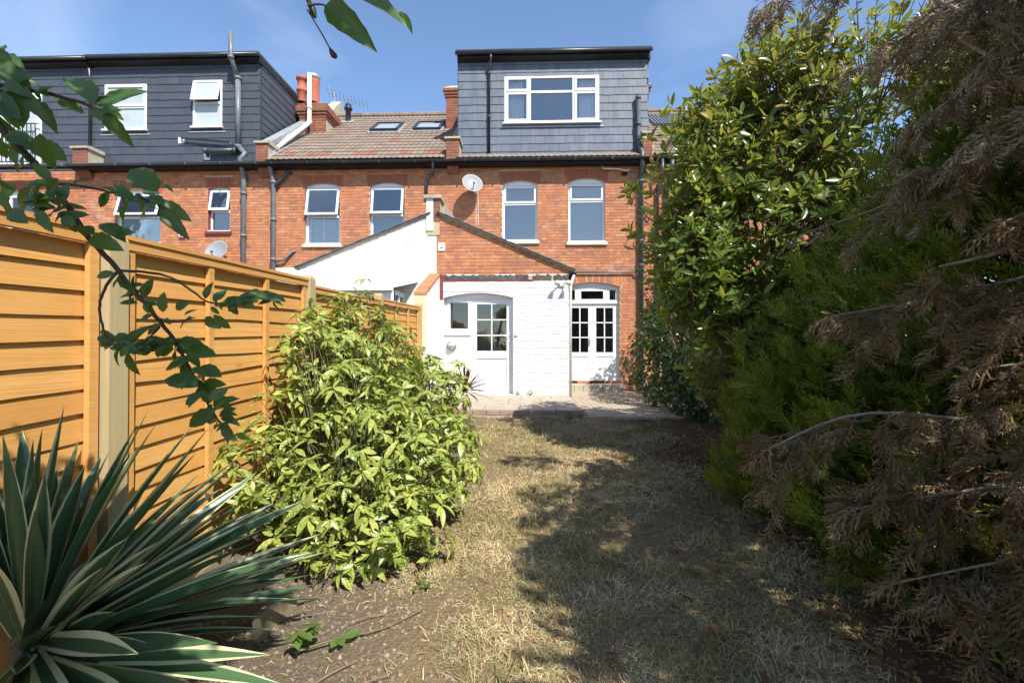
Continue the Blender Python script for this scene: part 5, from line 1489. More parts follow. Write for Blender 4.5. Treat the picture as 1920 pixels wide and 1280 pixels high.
def write_sprays(parent, name, recs, temps, mat):
    P, D, Nn, S = (np.array([r[i] for r in recs], float) for i in range(4))
    bad = np.linalg.norm(np.cross(norm(D), norm(Nn)), axis=1) < 0.05
    Nn[bad] += (0.5, 0.3, 0.1)
    VV = []; QQ = []; off = 0; idx = np.arange(len(P))
    for k, (T, Q) in enumerate(temps):
        q = idx[idx % len(temps) == k]
        if not len(q): continue
        v, f = scatter(T, Q, P[q], D[q], Nn[q], S[q]); VV.append(v); QQ.append(f+off); off += len(v)
    return tag(put(name, np_mesh(name, np.concatenate(VV), np.concatenate(QQ), mat), parent), kind='stuff')
def cypress(x, y, H, Rr, n, label, low=0.02):
    t = thing('cypress_tree', label, 'conifer', (x, y, gz(x, y)), 'green conifers along the right')
    MB().tube([(x, y, gz(x, y)-0.1), (x+0.03, y, H*0.5), (x, y+0.03, H*0.93)], [0.09, 0.06, 0.015], 8).build('trunk', MT['bark'], t, True)
    recs = []; br = MB()
    for i in range(n):
        z = H*(low + (0.97-low)*random.random()**1.05); a = random.uniform(0, 2*math.pi)
        r0 = Rr*(1-(z/H)**2.1)**0.75
        lump = 1 + 0.16*math.sin(3*a+z*2.3+x*5) + 0.14*math.sin(5*a-z*4.1+y*3)
        rad = r0*lump*(0.55 + 0.45*random.random()**0.5)
        o = Vector((math.cos(a), math.sin(a), 0))
        p = Vector((x, y, gz(x, y)+z)) + o*rad
        d = (o*random.uniform(0.35, 1.0) + Vector((0, 0, random.uniform(0.15, 1.0))) + Vector(rng.normal(size=3))*0.25).normalized()
        tang = Vector((-o.y, o.x, 0))
        n_ = (o*0.7 + tang*random.uniform(-1, 1) + Vector((0, 0, 0.4))).normalized()
        recs.append((p - d*0.1, d, n_, random.uniform(0.10, 0.22)))
        if i % 9 == 0: br.tube([(x, y, max(gz(x, y), z-0.35)), tuple(p - d*0.08)], [0.014, 0.004], 4, False)
    br.build('limbs', MT['bark'], t)
    write_sprays(t, 'crown', recs, GS, MT['cypress'])
    tips = []  # lighter outer tips: young growth, with sunlight put into the colour
    for i in range(n//10):
        z = H*(low + (0.97-low)*random.random()); a = random.uniform(0, 2*math.pi)
        lump = 1 + 0.16*math.sin(3*a+z*2.3+x*5) + 0.14*math.sin(5*a-z*4.1+y*3)
        o = Vector((math.cos(a), math.sin(a), 0))
        c = Vector((x, y, gz(x, y)+z)) + o*Rr*(1-(z/H)**2.1)**0.75*lump*random.uniform(0.96, 1.05)
        for _ in range(3):
            d = (o*random.uniform(0.3, 0.9) + Vector((0, 0, random.uniform(0.4, 1.0))) + Vector(rng.normal(size=3))*0.25).normalized()
            tips.append((c + Vector(rng.normal(size=3))*0.03, d, (o*0.8 + Vector((-o.y, o.x, 0))*random.uniform(-.7, .7) + Vector((0, 0, 0.3))).normalized(), random.uniform(0.13, 0.24)))
    write_sprays(t, 'lit_young_growth', tips, GS, MT['cypress_tip'])
cypress(2.10, 0.25, 3.7, 0.95, 2300, 'out-of-view conifer beside the camera, added to shade the lawn', 0.2)  # unseen tree, added to throw shade over the lawn
cypress(2.70, -0.25, 3.4, 1.05, 2300, 'out-of-view conifer past the right edge, added to shade the lawn', 0.2)  # also unseen, added to block the sun from the lawn
cypress(3.10, 2.50, 2.7, 1.36, 3600, 'nearest dark green conifer under the dead boughs at lower right')
cypress(3.20, 3.05, 3.6, 1.30, 3900, 'green conifer with lime tips behind the dead brown boughs')
cypress(2.85, 3.85, 1.95, 1.20, 3200, 'low green conifer skirting the lawn below the glossy shrub')
cypress(4.35, 3.10, 5.0, 1.15, 1700, 'tall conifer farthest right, glimpsed through the dead boughs', 0.1)
cypress(4.75, 4.4, 4.6, 1.15, 1500, 'conifer behind the tall one, mostly hidden at the right edge', 0.1)

# ------------------------------------------------------------------ dead conifer: bleached boughs reaching in from the right
TX, TY = 3.35, 1.85
t = thing('dead_conifer', 'dead conifer with bleached brown boughs reaching in from the right edge', 'conifer', (TX, TY, gz(TX, TY)))
MB().tube([(TX, TY, -0.1), (TX+0.05, TY, 2.2), (TX, TY+0.05, 5.3)], [0.12, 0.09, 0.02], 10).build('trunk', MT['bark_dead'], t, True)
B = [  # tip pixel, tip depth, height at the trunk, sag, fullness, hang
    (1443, 840, 2.05, 0.80, 0.28, 1.0, 0.8), (1620, 950, 1.9, 0.66, 0.28, 1.2, 0.9), (1690, 1090, 1.8, 0.50, 0.2, 1.2, 0.9), (1725, 795, 2.0, 1.05, 0.10, 0.6, 0.5), (1562, 592, 2.3, 1.75, 0.14, 1.0, 0.7),
    (1500, 440, 2.75, 2.75, 0.05, 0.35, 0.5), (1690, 250, 2.5, 3.0, 0.15, 1.1, 1.0), (1600, 140, 2.85, 3.75, 0.05, 0.7, 0.9), (1410, 40, 2.9, 3.7, 0.30, 0.75, 0.8), (1660, 90, 2.45, 3.2, 0.22, 1.1, 1.0),
    (1730, 340, 2.3, 3.2, 0.0, 1.1, 1.0), (1770, 40, 2.2, 3.4, 0.2, 1.0, 0.9), (1830, 260, 2.0, 2.5, 0.2, 1.0, 0.9), (1850, 120, 2.0, 3.3, 0.05, 1.0, 0.9), (1870, 420, 1.95, 2.45, 0.05, 0.8, 0.7),
    (1850, 690, 1.95, 1.3, 0.12, 0.6, 0.6), (1830, 1180, 1.75, 0.45, 0.15, 0.9, 0.8)]
hidden = [((1.75, 0.6, 3.3), 3.9), ((1.5, 0.9, 3.0), 3.6), ((1.6, 1.7, 3.4), 4.0), ((1.85, 0.35, 3.05), 3.7), ((1.95, 0.9, 3.5), 4.2), ((1.55, 1.3, 3.3), 3.9), ((1.7, 0.1, 2.9), 3.4), ((2.05, 0.45, 3.1), 3.6), ((1.35, 1.0, 2.75), 3.4)]  # boughs out of view, added to shade and dapple the lawn
boughs = [(at(px, py, Y), zt, sag, full, hang) for px, py, Y, zt, sag, full, hang in B] + [(Vector(p), zt, 0.1, 1.0, 0.9) for p, zt in hidden]
for tip, zt, sag, full, hang in boughs:
    root = Vector((TX, TY, zt))
    ln = (tip-root).length
    jt = lambda k: Vector(rng.normal(size=3))*ln*k
    ax = catmull([root, root.lerp(tip, 0.3) + Vector((0, 0, sag*0.75)) + jt(.02), root.lerp(tip, 0.55) + Vector((0, 0, sag*0.8)) + jt(.025), root.lerp(tip, 0.8) + Vector((0, 0, sag*0.45)) + jt(.02), tip], 5)
    n = len(ax)
    b = MB().tube(ax, [0.013*(1-i/n)+0.0025 for i in range(n)], 7)
    recs = []; tws_me = MB()
    def sprays(p, md, e, L, lat):
        m_ = max(3, int(L/0.026))
        for j in range(m_):
            u = (j+random.random())/m_
            qq = p*(1-u)**2 + md*2*u*(1-u) + e*u*u
            tg = ((md-p)*(1-u) + (e-md)*u).normalized()
            d = (tg*random.uniform(0.3, 1.3) + lat*random.uniform(-0.8, 0.8) + Vector((0, 0, -0.55*hang+random.uniform(-.5,.5))) + Vector(rng.normal(size=3))*0.35).normalized()
            nn = (Vector((0.3, -0.5, 0.5)) + Vector(rng.normal(size=3))*0.9).normalized()
            recs.append((qq, d, nn, random.uniform(0.055, 0.135)))
    def twig(p, dr, lat, L, r0, deep):
        fw_ = random.uniform(0.4, 1.0)
        e = p + dr*L*fw_ + lat*L*0.55 + Vector((0, 0, -L*random.uniform(-0.1, 0.8)*hang))
        md = p + dr*L*fw_*0.5 + lat*L*0.40 + Vector(rng.normal(size=3))*L*0.09
        tw = bez(p, md, e, 4)
        tws_me.tube(tw, [r0, r0*0.85, r0*0.7, r0*0.5, r0*0.3], 4, False)
        sprays(p, md, e, L, lat)
        if deep:
            for _ in range(random.randint(1, 3)):
                u = random.uniform(0.2, 0.8)
                q0 = p*(1-u)**2 + md*2*u*(1-u) + e*u*u
                tg = ((md-p)*(1-u) + (e-md)*u).normalized()
                l2 = (lat*random.uniform(-1, 1) + dr*random.uniform(-.3, .6) + Vector(rng.normal(size=3))*0.4).normalized()
                twig(q0, tg, l2, L*random.uniform(0.35, 0.65), r0*0.6, False)
    steps = max(4, int(ln/0.085*full))
    for s in range(steps):
        f = min(max(0.16 + 0.84*(s+random.uniform(-.5,.5))/steps, 0.12), 0.995)
        q = f*(n-1); i0 = min(int(q), n-2)
        p = ax[i0].lerp(ax[i0+1], q-i0); dr = (ax[i0+1]-ax[i0]).normalized()
        side = dr.cross(Vector((0, 0, 1))).normalized()
        lat = (side*random.choice((-1, 1))*random.uniform(0.2, 1.0) + Vector((0, 0, random.uniform(-0.8, 0.45)))).normalized()
        twig(p, dr, lat, min(0.48, 0.10 + (1-f)*ln*0.42)*random.uniform(0.4, 1.3), 0.0042, True)
    recs.append((tip - dr*0.02, dr, (0, -0.3, 1), 0.16))
    bo = b.build('bough', MT['bark_dead'], t, True)
    grey = tip.z > 2.0
    tag(tws_me.build('branchlets', MT['bark'], bo), kind='stuff')
    write_sprays(bo, 'dead_foliage', recs, DS, MT['dead_grey' if grey else 'dead_spray'])

for pts in ([(TX, TY, 3.15), at(2050, 120, 2.0), at(1915, 62, 2.1), at(1800, 20, 2.25), at(1690, -30, 2.4)], [(TX, TY, 2.5), at(2000, 210, 1.95), at(1925, 165, 2.0), at(1860, 110, 2.1), at(1790, 70, 2.2)], [(TX, TY, 2.2), at(1930, 455, 2.1), at(1860, 478, 2.2), at(1760, 500, 2.35)]):
    c = catmull(pts, 5)
    MB().tube(c, [0.019*(1-0.75*i/len(c)) for i in range(len(c))], 8).build('bare_limb', MT['bark_dead'], t, True)
# ------------------------------------------------------------------ variegated yucca at lower left
m, nt, b, out = new_mat('striped_yucca_blade')
uvn = N_(nt, 'ShaderNodeUVMap'); sx = N_(nt, 'ShaderNodeSeparateXYZ'); nt.links.new(uvn.outputs[0], sx.inputs[0])
ab = N_(nt, 'ShaderNodeMath', operation='ABSOLUTE'); nt.links.new(sx.outputs['X'], ab.inputs[0])
oi = N_(nt, 'ShaderNodeObjectInfo')
mg = maprange(nt, oi.outputs['Random'], 0, 1, 0.45, 1.1)
sb = N_(nt, 'ShaderNodeMath', operation='SUBTRACT'); nt.links.new(ab.outputs[0], sb.inputs[0]); nt.links.new(mg, sb.inputs[1])
mp = N_(nt, 'ShaderNodeMapping'); mp.inputs['Scale'].default_value = (9, 0.6, 1); nt.links.new(uvn.outputs[0], mp.inputs['Vector'])
nz = N_(nt, 'ShaderNodeTexNoise', Scale=1.6, Detail=3); nt.links.new(mp.outputs[0], nz.inputs['Vector'])
a2 = N_(nt, 'ShaderNodeMath', operation='MULTIPLY_ADD'); nt.links.new(nz.outputs['Fac'], a2.inputs[0]); a2.inputs[1].default_value = 0.5
s2 = N_(nt, 'ShaderNodeMath', operation='SUBTRACT'); nt.links.new(sb.outputs[0], s2.inputs[0]); s2.inputs[1].default_value = 0.24
nt.links.new(s2.outputs[0], a2.inputs[2])
fe = maprange(nt, a2.outputs[0], -0.02, 0.05)
green = mixc(nt, nz.outputs['Fac'], (0.028,0.072,0.032), (0.080,0.145,0.058))
cl = mixc(nt, fe, green, (0.56,0.55,0.30))
nt.links.new(cl, b.inputs['Base Color']); b.inputs['Roughness'].default_value = 0.36; b.inputs['Specular IOR Level'].default_value = 0.5
MT['yucca'] = m
yc = Vector((-1.80, 1.62, 0.28))
t = thing('yucca_plant', 'spiky yucca with cream-striped green blades at the lower left', 'yucca', (yc.x, yc.y, gz(yc.x, yc.y)))
MB().tube([(yc.x, yc.y, -0.05), (yc.x+0.01, yc.y, 0.2), (yc.x, yc.y, 0.42)], [0.07, 0.065, 0.04], 9).build('trunk', MT['bark'], t, True)
def blade(c, d, L, W, bend, twist):
    d = Vector(d).normalized(); up = Vector((0, 0, 1))
    lat = d.cross(up); lat = lat.normalized() if lat.length > 0.1 else Vector((1, 0, 0))
    nrm_ = lat.cross(d).normalized()
    lat = (lat*math.cos(twist) + nrm_*math.sin(twist)).normalized(); nrm_ = lat.cross(d)
    V = []; U = []; Q = []; n = 9
    for i in range(n+1):
        s = i/n
        w = W*(0.55 + 0.45*min(1, s/0.5))*(1 if s < 0.6 else max(0.02, 1-((s-0.6)/0.4)**1.5))
        p = c + d*L*s + Vector((0, 0, -bend*L*s**2.2))
        for u in (-1, -0.5, 0, 0.5, 1):
            V.append(tuple(p + lat*w*0.5*u + nrm_*(abs(u)**1.3)*w*0.22)); U.append((u, s*L))
    for i in range(n):
        for j in range(4): q = i*5+j; Q.append((q, q+1, q+6, q+5))
    return np_mesh('blade', V, Q, MT['yucca'], True, U)
nb = 0; ga = 0.0
while nb < 112:
    ga += 2.39996; f = nb/112
    el = R(88) - R(100)*f**0.85 + random.uniform(-.13, .13)
    a = ga + random.uniform(-.2, .2)
    d = Vector((math.cos(a)*math.cos(el), math.sin(a)*math.cos(el), math.sin(el)))
    L = random.uniform(0.70, 1.02)*(0.85 if d.z > 0.9 else 1)
    if d.x < 0: L = min(L, 0.15/max(0.05, -d.x))                       # the fence stands there
    if d.y < -0.25: L *= 0.66
    nb += 1
    if L < 0.3 or (d.y < -0.15 and d.z < 0.80 and d.x < 0.55): continue
    put('blade', blade(yc + Vector((d.x, d.y, 0))*0.05 + Vector((0, 0, 0.06*(1-f))), d, L, random.uniform(0.058, 0.080), random.uniform(-0.03, 0.12), random.uniform(-.7, .7)), t)

for i in range(32):
    a, el = random.uniform(-0.62, 1.15), random.uniform(-0.16, 0.95)
    d = Vector((math.cos(a)*math.cos(el), math.sin(a)*math.cos(el), math.sin(el)))
    put('blade', blade(yc + Vector((d.x, d.y, 0))*0.06 + Vector((0, 0, random.uniform(-.02, .08))), d, random.uniform(0.72, 0.98)*(1.0 if a > -0.2 else 0.85), random.uniform(0.064, 0.088), random.uniform(0.0, 0.14), random.uniform(-.6, .6)), t)
# ------------------------------------------------------------------ red cordyline by the white wall
cc = Vector((X(872, 6.7), 6.7, 0.74))
t = thing('cordyline_plant', 'small purple-red spiky cordyline behind the spotted shrub by the white wall', 'cordyline', (cc.x, cc.y, gz(cc.x, cc.y)))
MB().tube([(cc.x, cc.y, 0.1), (cc.x, cc.y, 0.65)], [0.035, 0.03], 7).build('trunk', MT['bark'], t, True)
for i in range(46):
    a = i*2.4; el = R(85) - R(105)*(i/46)
    d = Vector((math.cos(a)*math.cos(el), math.sin(a)*math.cos(el), math.sin(el)))
    me = blade(cc, d, random.uniform(0.38, 0.52), 0.026, 0.15, random.uniform(-.5, .5)); me.materials[0] = MT['cordyline']
    put('blade', me, t)

# ------------------------------------------------------------------ cherry tree overhanging from the left
t = thing('cherry_tree', 'cherry tree with drooping leafy branches hanging in at upper left', 'tree', (-1.35, -0.75, 0))
trunk = [(-1.35, -0.75, -0.1), (-1.3, -0.7, 1.0), (-1.2, -0.5, 2.1), (-0.9, -0.2, 2.75), (-0.4, 0.0, 3.1)]
MB().tube(catmull(trunk, 4), [0.09-0.0045*i for i in range(17)], 9).build('trunk', MT['bark_dark'], t, True)
def br(pts, r0, r1):
    c = catmull([p if isinstance(p, Vector) else Vector(p) for p in pts], 5)
    c = [p + Vector(rng.normal(size=3))*r0*0.12 for p in c]
    MB().tube(c, [r0+(r1-r0)*i/(len(c)-1) for i in range(len(c))], 7).build('branch', MT['bark_dark'], t, True)
    return c
e = at
br([(-1.2, -0.5, 2.1), (-1.35, 0.4, 2.35), e(-60, 180, 1.05), e(0, 238, 1.10), e(90, 335, 1.14), e(155, 430, 1.18), e(222, 508, 1.2), e(290, 590, 1.22), e(332, 645, 1.25), e(372, 725, 1.27), e(400, 775, 1.28), e(440, 828, 1.30)], 0.0115, 0.002)
br([(-1.3, 0.35, 2.33), e(-90, 140, 0.95), e(0, 160, 1.0), e(100, 178, 1.02), e(165, 197, 1.04), e(205, 212, 1.05)], 0.008, 0.002)
br([e(100, 345, 1.145), e(140, 347, 1.14), e(205, 360, 1.16), e(265, 372, 1.17), e(300, 385, 1.18)], 0.004, 0.002)
br([e(222, 508, 1.2), e(270, 510, 1.19), e(320, 520, 1.2), e(360, 545, 1.21), e(392, 566, 1.22), e(450, 567, 1.25), e(508, 554, 1.28)], 0.004, 0.0015)
br([e(222, 508, 1.2), e(203, 530, 1.19), e(188, 565, 1.18), e(190, 600, 1.17), e(205, 640, 1.17), e(240, 655, 1.18)], 0.0042, 0.002)
br([e(290, 595, 1.22), e(330, 603, 1.2), e(365, 595, 1.2)], 0.003, 0.0015)
br([e(300, 612, 1.23), e(270, 640, 1.2), e(225, 650, 1.18)], 0.003, 0.0015)
br([(-0.9, -0.2, 2.75), (-0.45, 0.35, 2.55), e(560, -60, 0.74), e(580, 10, 0.75)], 0.007, 0.003)
br([e(580, 10, 0.75), e(600, 8, 0.75), e(612, 12, 0.75)], 0.002, 0.0015)
br([e(576, 18, 0.75), e(600, 58, 0.755), e(620, 94, 0.76)], 0.0013, 0.0012)
MB().tube([e(618, 90, 0.76), e(622, 98, 0.76), e(626, 104, 0.76), e(630, 108, 0.76)], [0.0015, 0.0045, 0.0055, 0.003], 7).build('dry_bud', MT['bark_dark'], t, True)
LV = Leaves()
def lf(px, py, qx, qy, Y, dY=0.0, nrm=None):
    a, c = e(px, py, Y), e(qx, qy, Y+dY)
    d = c-a
    v = Vector(nrm) if nrm else (Vector((random.uniform(-.6,.6), -0.75, random.uniform(0.0, 1.0))))
    LV.add(a, d.normalized(), v.normalized(), d.length*(random.uniform(0.70, 0.95) if Y > 0.9 else 1.12))
# upper left cluster (base pixel -> tip pixel)
for q in [(-10,90,22,140),(5,140,38,100),(-20,120,75,170),(30,160,70,130),(45,165,72,225),(20,170,40,240),(0,165,28,262),(-30,200,22,255),(-15,180,45,230),(70,178,107,150),(60,195,100,228),(102,180,160,212),(175,195,122,122),(172,200,205,165),(185,200,275,160),(190,205,238,222),(195,210,252,285),(170,205,192,225),(10,255,72,268),(20,262,40,300),(60,270,133,300),(75,250,100,330),
          (100,345,30,340),(95,340,60,300),(110,335,72,372),(140,345,165,325),(85,330,50,395),(60,350,24,410),(20,370,0,408),(30,345,-10,380),(105,390,60,388),(125,400,85,415),(130,345,100,395),(120,410,170,395),
          (-12,110,10,70),(-5,150,-20,215),(25,150,10,210),(50,150,85,165),(-20,250,15,300),(-10,330,30,365),(-5,360,20,400),(15,395,55,420),(75,395,95,440),(0,190,50,205)]:
    lf(*q, Y=1.02+random.uniform(-.04,.1), dY=random.uniform(-.03,.03))
for q in [(295,360,230,300),(290,365,262,340),(300,350,328,348),(298,362,255,385),(295,380,360,412),(300,395,350,440),(298,372,325,400),(285,385,255,405),(270,372,235,360),(240,365,205,335),(220,362,185,345),(240,385,215,420),(205,360,180,395),(190,420,235,445),(150,420,165,460),(175,440,155,415),(170,445,240,470),(200,430,260,432),(215,445,255,430)]:
    lf(*q, Y=1.16+random.uniform(-.03,.05), dY=random.uniform(-.03,.03))
for q in [(255,545,245,515),(268,560,285,513),(305,585,305,542),(330,580,358,560),(385,560,395,525),(400,565,425,540),(395,575,412,590),(420,570,465,545),(440,565,485,552),(470,560,525,548),(490,562,530,560),(455,568,478,575),(430,565,448,598),(410,578,445,560),(400,590,440,625),(385,595,415,620),(360,595,335,603),(345,590,375,575),(352,600,330,615),
          (225,640,145,625),(215,645,180,625),(240,650,213,605),(240,652,270,600),(235,655,200,650),(240,660,260,722),(225,655,205,690),(245,655,300,645),(262,650,320,640),(270,660,245,640),(290,650,250,665),(300,640,345,635),(310,650,275,680),(325,655,285,665),(330,640,398,640),(340,645,360,660),(345,655,415,665),(350,660,380,690),(345,670,310,680),(355,675,300,690),(360,690,385,700),(365,700,318,720),(370,690,425,705),
          (372,725,275,692),(372,720,330,700),(375,735,345,760),(380,740,340,765),(385,745,345,735),(390,750,430,725),(395,755,375,730),(400,760,440,742),(402,770,448,728),(405,765,335,810),(410,780,440,770),(405,790,375,770),(415,800,448,833),(410,785,385,795),(412,775,452,760),(415,795,440,808)]:
    lf(*q, Y=1.22+random.uniform(-.04,.05), dY=random.uniform(-.03,.03))
lf(610, 12, 678, 62, 0.75, -0.02, (0.35, -0.85, -0.35)); lf(655, -22, 752, 28, 0.74, 0.02, (0.3, -0.7, 0.5)); lf(748, 22, 775, 57, 0.77, 0.02, (0.7, -0.6, 0.1)); lf(586, 12, 592, 28, 0.75)
for (ax_, ay_, bx_2, by_, n_, Y_) in ((0,240,150,430,18,1.13),(222,508,332,645,22,1.22),(332,645,440,828,34,1.27),(205,640,330,650,16,1.19),(392,566,508,554,14,1.24),(205,360,300,385,14,1.17),(0,160,205,212,12,1.02),(0,330,120,400,18,1.1),(0,90,60,200,10,1.05)):
    for _ in range(n_):
        u = random.random(); a_ = random.uniform(0, 6.28); l_ = random.uniform(22, 52)
        x_, y_ = ax_+(bx_2-ax_)*u+random.uniform(-12,12), ay_+(by_-ay_)*u+random.uniform(-10,10)
        lf(x_, y_, x_+math.cos(a_)*l_, y_+abs(math.sin(a_))*l_*0.8-6, Y_+random.uniform(-.04,.05), random.uniform(-.03,.03))
# the crown over the photographer's head, above the frame
n_vis = len(LV.P)
for i in range(3800):
    v = rng.normal(size=3); v /= np.linalg.norm(v)
    c = [(-0.42, 0.0, 2.95), (-0.68, 0.22, 2.9), (-0.2, -0.25, 3.05), (-0.95, -0.1, 2.7), (-0.35, -0.35, 2.9), (-0.1, 0.05, 3.1), (-0.42, -0.2, 2.8), (-0.5, -0.3, 2.85)][i % 8]
    p = np.array(c) + v*np.array((0.42, 0.36, 0.24))*rng.random()**0.5
    if p[2] < CAMZ + 0.80*max(p[1], 0) + 0.28: continue
    d = Vector((random.uniform(-1,1), random.uniform(-1,1), -0.6)).normalized()
    LV.add(p, d, (random.uniform(-.4,.4), random.uniform(-.4,.4), 1), random.uniform(0.065, 0.10))
LV.write(t, MT['cherry'], [leaf_template(0.47, 0.22, 0.20, 9, 0.42, 0.05), leaf_template(0.40, 0.34, 0.34, 9, 0.40, 0.05, 0.025), leaf_template(0.54, 0.12, 0.12, 9, 0.44, 0.05, 0.015)], n_vis, 'leaf', 'crown')

# ------------------------------------------------------------------ lawn: dry straw and patches of green
def pn(x, y, s, ph): return 0.5 + 0.25*np.sin(x*s+ph+1.7*np.sin(y*s*0.7+ph)) + 0.25*np.sin(y*s*1.1-ph*2+1.3*np.sin(x*s*0.8))
m, nt, b, out = new_mat('dry_grass_blade')
c = ramp(nt, rnd_node(nt), [(0, (0.20,0.135,0.065)), (0.3, (0.47,0.35,0.18)), (0.6, (0.64,0.505,0.28)), (0.82, (0.32,0.24,0.10)), (1.0, (0.76,0.64,0.42))])
g = maprange(nt, pos_noise(nt, 1.9, 4, 0.6), 0.44, 0.57)
gr = maprange(nt, rnd_node(nt), 0.25, 0.75)
mu = N_(nt, 'ShaderNodeMath', operation='MULTIPLY'); nt.links.new(g, mu.inputs[0]); nt.links.new(gr, mu.inputs[1])
c = mixc(nt, mu.outputs[0], c, (0.145,0.165,0.048))
nt.links.new(c, b.inputs['Base Color']); b.inputs['Roughness'].default_value = 0.8; b.inputs['Specular IOR Level'].default_value = 0.15
MT['grass'] = m
N0 = 330000
yy = 1.35 + (7.45-1.35)*rng.random(N0)**1.75
xx = rng.uniform(-1.55, 2.6, N0)
dens = np.clip(1.25*pn(xx, yy, 3.1, 0.4) + 0.6*pn(xx, yy, 8.3, 2.1) - 0.15, 0, 1)
bedm = np.clip((xx + 0.95 + 0.22*np.sin(yy*2.3) + np.where(yy < 2.5, (yy-2.5)*0.45, 0))/0.45, 0.0, 1)
und = np.clip((2.25-xx)/0.9, 0.06, 1)
keep = rng.random(N0) < np.maximum(dens*bedm*und, 0.035)
xx, yy = xx[keep], yy[keep]; n = len(xx)
zz = np.array([gz(a, c_) for a, c_ in zip(xx, yy)])
az = rng.uniform(0, 2*np.pi, n); el = 0.03 + 1.05*rng.random(n)**(1.5+2.6*pn(xx, yy, 6.3, 0.2))
D = np.stack([np.cos(az)*np.cos(el), np.sin(az)*np.cos(el), np.sin(el)], 1)
L = (0.020+0.062*rng.random(n)**1.6)*(0.45+1.1*pn(xx, yy, 5.1, 1.0))
W = rng.uniform(0.0022, 0.0048, n)*(0.7+0.13*yy)
lat = norm(np.cross(D, np.array((0, 0, 1.0)) + 0.3*rng.normal(size=(n, 3))))
Pp = np.stack([xx, yy, zz], 1)
up = np.array((0, 0, 1.0))
p1 = Pp + D*L[:, None]*0.55; p2 = Pp + D*L[:, None] - up*(L*0.30*np.cos(el))[:, None] + lat*(L*rng.normal(size=n)*0.12)[:, None]
w = W[:, None]*0.5
V = np.stack([Pp-lat*w, Pp+lat*w, p1+lat*w*0.8, p1-lat*w*0.8, p2+lat*w*0.25, p2-lat*w*0.25], 1).reshape(-1, 3)
V[:, 2] = np.maximum(V[:, 2], np.repeat(zz, 6)+0.001)
Q = (np.array([(0, 1, 2, 3), (3, 2, 4, 5)])[None] + (np.arange(n)*6)[:, None, None]).reshape(-1, 4)
o = put('grass', np_mesh('grass', V, Q, MT['grass'], False))
tag(o, 'dry straw-coloured grass with green patches over the sloping lawn', 'grass', None, 'stuff')

# fallen leaves and twigs under the conifers
MT['litter'] = M('fallen_leaf', (0.16,0.075,0.035), None, 5, 0.7, [(0.10,0.05,0.028),(0.20,0.095,0.04),(0.26,0.14,0.06),(0.14,0.06,0.032)])
n = 620
xx = 0.35 + 2.0*rng.random(n)**0.55; yy = rng.uniform(1.6, 6.2, n)
Pp = np.stack([xx, yy, [gz(a, c_)+0.012 for a, c_ in zip(xx, yy)]], 1); Pp[:, 2] += rng.uniform(0, 0.02, n)
az = rng.uniform(0, 6.28, n)
D = np.stack([np.cos(az), np.sin(az), rng.uniform(-.15, .25, n)], 1); Nn = np.stack([rng.uniform(-.5,.5,n), rng.uniform(-.5,.5,n), np.ones(n)], 1)
T, Qt = leaf_template(0.42, 0.3, 0.15, 3, 0.45)
v, f = scatter(T, Qt, Pp, D, Nn, rng.uniform(0.035, 0.085, n))
tag(put('leaf_litter', np_mesh('leaf_litter', v, f, MT['litter'])), 'brown fallen leaves scattered on the shaded lawn under the conifers', 'leaf litter', None, 'stuff')
k = MB()
for i in range(70):
    x, y = random.uniform(-1.2, 2.0), 1.7+4.6*random.random()**1.4; a = random.uniform(0, 6.28); l = random.uniform(0.06, 0.28)
    p0 = Vector((x, y, gz(x, y)+0.012)); p1 = Vector((x+math.cos(a)*l, y+math.sin(a)*l, 0)); p1.z = gz(p1.x, p1.y)+random.uniform(0.01, 0.03)
    k.tube([p0, (p0+p1)/2 + Vector((0.01, 0.01, 0.008)), p1], [0.003, 0.0025, 0.0015], 4, False)
tag(k.build('fallen_twigs', M('dry_twig', (0.30,0.20,0.115), (0.20,0.12,0.07), 12, 0.85)), 'thin dry twigs lying scattered over the lawn', 'twigs', None, 'stuff')
# pebbles and clods on the bare bed
n = 7000
xx = rng.uniform(-1.9, -0.30, n); yy = 1.5 + 2.6*rng.random(n)**1.2
Pp = np.stack([xx, yy, [gz(a, c_) for a, c_ in zip(xx, yy)]], 1)
cube = np.array([(-.5,-.5,-.3),(.5,-.4,-.3),(.4,.5,-.3),(-.5,.4,-.3),(-.25,-.2,.30),(.22,-.25,.2),(.2,.2,.28),(-.2,.25,.22)])
cq = np.array([(0,3,2,1),(4,5,6,7),(0,1,5,4),(1,2,6,5),(2,3,7,6),(3,0,4,7)])
D = rng.normal(size=(n, 3)); Nn = rng.normal(size=(n, 3))
v, f = scatter(cube, cq, Pp, D, Nn, 0.004+0.018*rng.random(n)**3.2)
tag(put('gravel', np_mesh('gravel', v, f, M('stony_soil', (0.22,0.175,0.13), None, 5, 0.95, [(0.15,0.115,0.085),(0.22,0.175,0.13),(0.28,0.235,0.185),(0.18,0.14,0.10)]), False)), 'stones and clods on the bare soil of the flower bed', 'gravel', None, 'stuff')

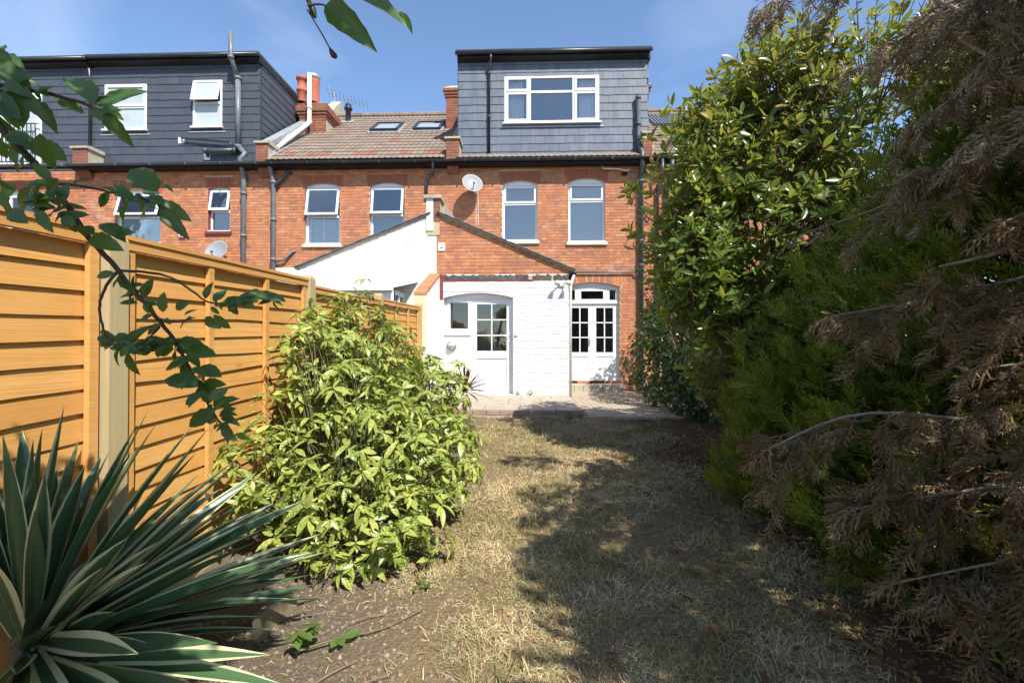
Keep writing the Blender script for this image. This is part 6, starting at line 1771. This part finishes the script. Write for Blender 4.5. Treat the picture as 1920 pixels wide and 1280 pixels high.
# ------------------------------------------------------------------ small weeds
MT['weed'] = leaf_mat('weed_leaf', [(0.07,0.13,0.025),(0.11,0.18,0.035),(0.09,0.15,0.03)], 0.45, 0.3)
def weed(x, y, z, h, n, label, spread=0.6, sz=0.05):
    t = thing('weed_plant', label, 'weed', (x, y, z))
    LV = Leaves(); k = MB()
    for i in range(max(3, n//5)):
        a = random.uniform(0, 6.28); r_ = h*spread*random.random()
        tp = Vector((x+math.cos(a)*r_, y+math.sin(a)*r_, z+h*random.uniform(0.5, 1)))
        k.tube(bez((x, y, z-0.01), (x, y, z+h*0.4), tp, 3), 0.002, 4, False)
        for j in range(5):
            p = Vector((x, y, z)).lerp(tp, random.uniform(0.4, 1))
            b_ = random.uniform(0, 6.28)
            LV.add(p, (math.cos(b_), math.sin(b_), random.uniform(-.2,.5)), (random.uniform(-.4,.4), random.uniform(-.4,.4), 1), sz*random.uniform(0.6, 1.2))
    k.build('stems', MT['stem_green'], t)
    LV.write(t, MT['weed'], [leaf_template(0.55, 0.12, 0.2, 3, 0.45)], min(300, n))
px0 = at(500, 1190, 2.2)
weed(X(995, A-0.1), A-0.08, PT, 0.13, 20, 'small green weed at the foot of the white wall', 1.2, 0.05)
weed(X(973, A-0.1), A-0.08, PT, 0.10, 15, 'tiny weed tuft just right of the half-glazed door', 1.0, 0.04)
weed(X(1068, 7.35), 7.33, 0.2, 0.16, 40, 'leafy weed at the corner of the raised paving', 1.0, 0.05)
weed(-1.02, 2.08, gz(-1.02, 2.08), 0.16, 15, 'young green weed beside the short edging board', 0.8, 0.075)
weed(-0.55, 2.55, gz(-0.55, 2.55), 0.07, 20, 'low weed at the edge of the spotted shrub', 1.6, 0.03)
sh = [(-1.02, 2.0, gz(-1,2)+0.03), (-0.85, 2.08, 0.075), (-0.68, 2.18, 0.06), (-0.52, 2.33, 0.07)]
t = thing('bramble_shoot', 'long green bramble shoot lying across the bare soil', 'bramble', sh[0])
MB().tube(catmull(sh, 5), [0.006-0.00025*i for i in range(16)], 6).build('stem', MT['stem_green'], t, True)
for i, (dx, dy) in enumerate(((0.4, -0.6), (-0.2, -0.9), (0.6, 0.3))):
    T, Qt = leaf_template(0.6, 0.1, 0.2, 5, 0.45, 0.06)
    put('leaf', np_mesh('leaf', T, Qt, MT['weed']), t, mat4(Vector(sh[1])+Vector((0.01*i, 0, 0.0)), (dx, dy, 0.2), (0.1, -0.3, 1), 0.075))
